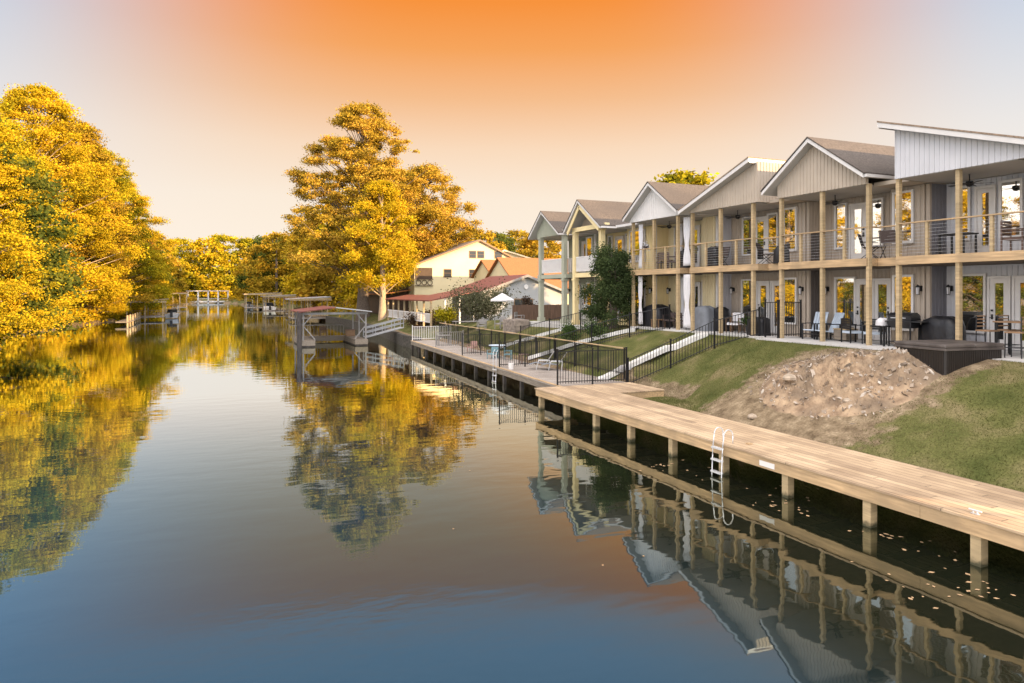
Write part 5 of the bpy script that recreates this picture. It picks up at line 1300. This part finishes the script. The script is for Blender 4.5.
def boat(x, y, s, lab, rz=0, m='white_paint'):
    T = thing('motor_boat', (x, y, .1), lab, 'boat', 'boats moored along the canal', rz=rz)
    b = MB(); prof = [(-.9, 0), (-1.1, .7), (1.1, .7), (.9, 0)]
    st = [(-2.6, 1), (1.4, 1), (2.6, .55), (3.2, .08)]
    for (yy, k) in st:
        for (px, pz) in prof: b.v.append((px*k, yy, pz+(.18*(1-k))))
    for i in range(len(st)-1):
        for j in range(4): a = i*4+j; c = i*4+(j+1) % 4; b.f.append((a, c, c+4, a+4))
    b.f += [(0, 1, 2, 3), (12, 15, 14, 13)]
    b.build('hull', m, T)
    b = MB(); b.prism([(-.85, -.3, .9), (-.7, .5, 1.5), (.7, .5, 1.5), (.85, -.3, .9)], (0, .05, 0)); b.build('windshield', 'glass_dark', T)
    b = MB(); b.box(-1.0, 1.0, -1.8, .6, 2.2, 2.28)
    b.build('canopy', 'fabric_brown', T)
    for sx in (-.95, .95):
        for yy in (-1.6, .4): b = MB(); b.tube((sx, yy, .88), (sx, yy, 2.2), .03); b.build('canopy_post', 'alu', T)
    b = MB(); b.box(-.2, .2, -3.0, -2.62, .2, 1.15); b.build('outboard_motor', 'black_plastic', T)
    T.scale = (s,)*3
boat(12.6, 178, 1.3, 'white motor boat moored by the farthest covered dock on the right bank')
boat(9.6, 214, 1.1, 'small dark boat moored beyond the covered docks on the right bank', m='cover_grey')
boat(-6.4, 136, 1.0, 'grey boat moored at the covered dock on the left bank', m='grey_house')

# ------------------------------------------------------------------ houses beyond
def simple_house(name, loc, w, d_, hw, hp, wall, roofm, label, apex=.5, over=.35, wins=(), rz=0, trim='siding_cream', vent=False):
    """gable end faces -Y; origin at ground centre of the front"""
    T = thing(name, loc, label, 'house', rz=rz); ax = -w/2+w*apex
    b = MB(); b.prism([(-w/2, 0, -.5), (w/2, 0, -.5), (w/2, 0, hw), (ax, 0, hp), (-w/2, 0, hw)], (0, d_, 0)); 
    k = int(hp/.22)
    b.build('wall', wall, T)
    b = MB(); r = None
    sl = (hp-hw)/(ax+w/2); sr = (hp-hw)/(w/2-ax)
    b.prism([(-w/2-over, -over, hw-over*sl+.02), (ax, -over, hp+.02), (ax, -over, hp+.17), (-w/2-over, -over, hw-over*sl+.17)], (0, d_+over*2, 0))
    b.prism([(w/2+over, -over, hw-over*sr+.02), (ax+.002, -over, hp+.02), (ax+.002, -over, hp+.17), (w/2+over, -over, hw-over*sr+.17)], (0, d_+over*2, 0)); r = b.build('roof', roofm, T)
    b = MB(); b.prism([(-w/2-over, -over-.06, hw-over*sl-.08), (ax, -over-.06, hp-.08), (ax, -over-.06, hp+.15), (-w/2-over, -over-.06, hw-over*sl+.15)], (0, .055, 0))
    b.prism([(w/2+over, -over-.06, hw-over*sr-.08), (ax+.002, -over-.06, hp-.08), (ax+.002, -over-.06, hp+.15), (w/2+over, -over-.06, hw-over*sr+.15)], (0, .055, 0)); b.build('fascia', trim, r)
    for (x0, x1, z0, z1) in wins:
        f = MB(); f.box(x0-.08, x1+.08, -.06, -.004, z0-.08, z1+.08); fo = f.build('window', 'wood_brown', T)
        p = MB(); p.box(x0, x1, -.085, -.062, z0, (z0+z1)/2-.02); p.box(x0, x1, -.085, -.062, (z0+z1)/2+.02, z1); p.build('pane', 'glass_dark', fo)
    if vent:
        v = MB(); v.lathe(0, 0, [(0, .0), (.22, .0), (.22, .06), (.18, .06), (0, .04)], 16); vo = v.build('gable_vent', 'white_paint', T); vo.rotation_euler = (R(90), 0, 0); vo.location = (ax, -.02, hp-1.0)
    return T
gh = simple_house('lake_house', (27.2, 60.5, 1.7), 8.4, 9, 2.9, 4.4, 'grey_house', 'metal_red', 'grey sided single storey house with a dark red metal roof', trim='weathered_white', wins=((-1.0, .8, .9, 2.2),), vent=True, apex=.52)
# its porch on the lake side
P_ = MB(); P_.prism([(-9.2, .5, 2.05), (-4.2, .5, 2.95), (-4.2, .5, 3.05), (-9.2, .5, 2.15)], (0, 8.5, 0)); P_.prism([(-9.2, 9.01, 2.05), (-6.6, 9.01, 2.5), (-6.6, 9.01, 2.6), (-9.2, 9.01, 2.15)], (0, 9, 0)); pr = P_.build('porch_roof', 'metal_red', gh)
for k in range(8): p = MB(); p.box(-9.0, -8.85, .7+k*2.4, .85+k*2.4, -.3, 2.08); p.build('porch_post', 'lumber', gh)
for k in range(3): p = MB(); p.box(-7.7+k*1.4, -7.55+k*1.4, .6, .75, -.3, 2.3+k*.2); p.build('porch_post', 'trim_white', gh)
p = MB(); p.box(-9.0, -8.95, 1, 17.5, .85, .95); p.box(-9, -8.95, 1, 17.5, .1, .18)
for k in range(90): p.box(-8.99, -8.96, 1+k*.18, 1.04+k*.18, .18, .85)
p.build('railing', 'trim_white', gh)
yh = simple_house('lake_house', (33.6, 92, 1.8), 17.0, 18, 6.4, 10.0, 'yellow_house', 'shingle_brown', 'big pale yellow gabled house lit by the sun behind the red roof', apex=.55, trim='wood_brown',
   wins=((-.6, .3, 7.6, 8.5), (.6, 1.5, 7.6, 8.5), (3.2, 4.2, 7.6, 8.5), (-4.3, -3.3, 4.9, 5.9), (-.6, .3, 4.9, 5.9)))
b = MB(); b.box(-8.4, -6.0, -.05, -.004, 4.6, 6.1); bo = b.build('balcony_shade', 'dark_wood_and_shade', yh)  # flat dark panel paints the shaded balcony recess
b = MB()
for k in range(3):
    cx = -7.95+k*.8
    for t in range(10):
        a0, a1 = t*.6283, (t+1)*.6283; b.bar((cx+.34*math.cos(a0), -.14, 4.1+.34*math.sin(a0)), (cx+.34*math.cos(a1), -.14, 4.1+.34*math.sin(a1)), .05, .09)
b.box(-8.5, -5.9, -.18, -.1, 4.5, 4.6); b.box(-8.5, -5.9, -.18, -.1, 3.6, 3.7); b.build('balcony_railing', 'dark_wood_and_shade', yh)
b = MB(); b.box(-12.2, -8.56, 3, 14, -.5, 5.2); b.build('side_wing', 'dark_wood_and_shade', yh)
b = MB(); b.prism([(-12.9, 1.5, 2.4), (-8.56, 1.5, 3.0), (-8.56, 1.5, 3.12), (-12.9, 1.5, 2.52)], (0, 14, 0)); b.build('wing_roof', 'shingle_orange', yh)
simple_house('lake_house', (48, 76, 2.0), 11, 17, 3.2, 6.5, 'yellow_house', 'shingle_orange', 'low house whose orange lit roof slope shows between red roof and yellow gable', apex=.5, rz=R(90), trim='wood_brown')
simple_house('lake_house', (43, 84, 2.0), 7, 11, 4.6, 6.6, 'yellow_house', 'shingle_orange', 'small roof with rust orange shingles overlapping the foot of the yellow gable', apex=.5, rz=R(90), trim='wood_brown')
simple_house('lake_house', (45, 100, 2.4), 18, 14, 5.3, 8.6, 'yellow_house', 'shingle_orange', 'long yellow house with orange roof at the right behind the big gable', apex=.3)
simple_house('lake_house', (24, 150, 1.6), 9, 9, 3.0, 5.2, 'grey_house', 'shingle_brown', 'small house half hidden by trees left of the giant cypress', wins=((-1, .3, 1, 2.2),))
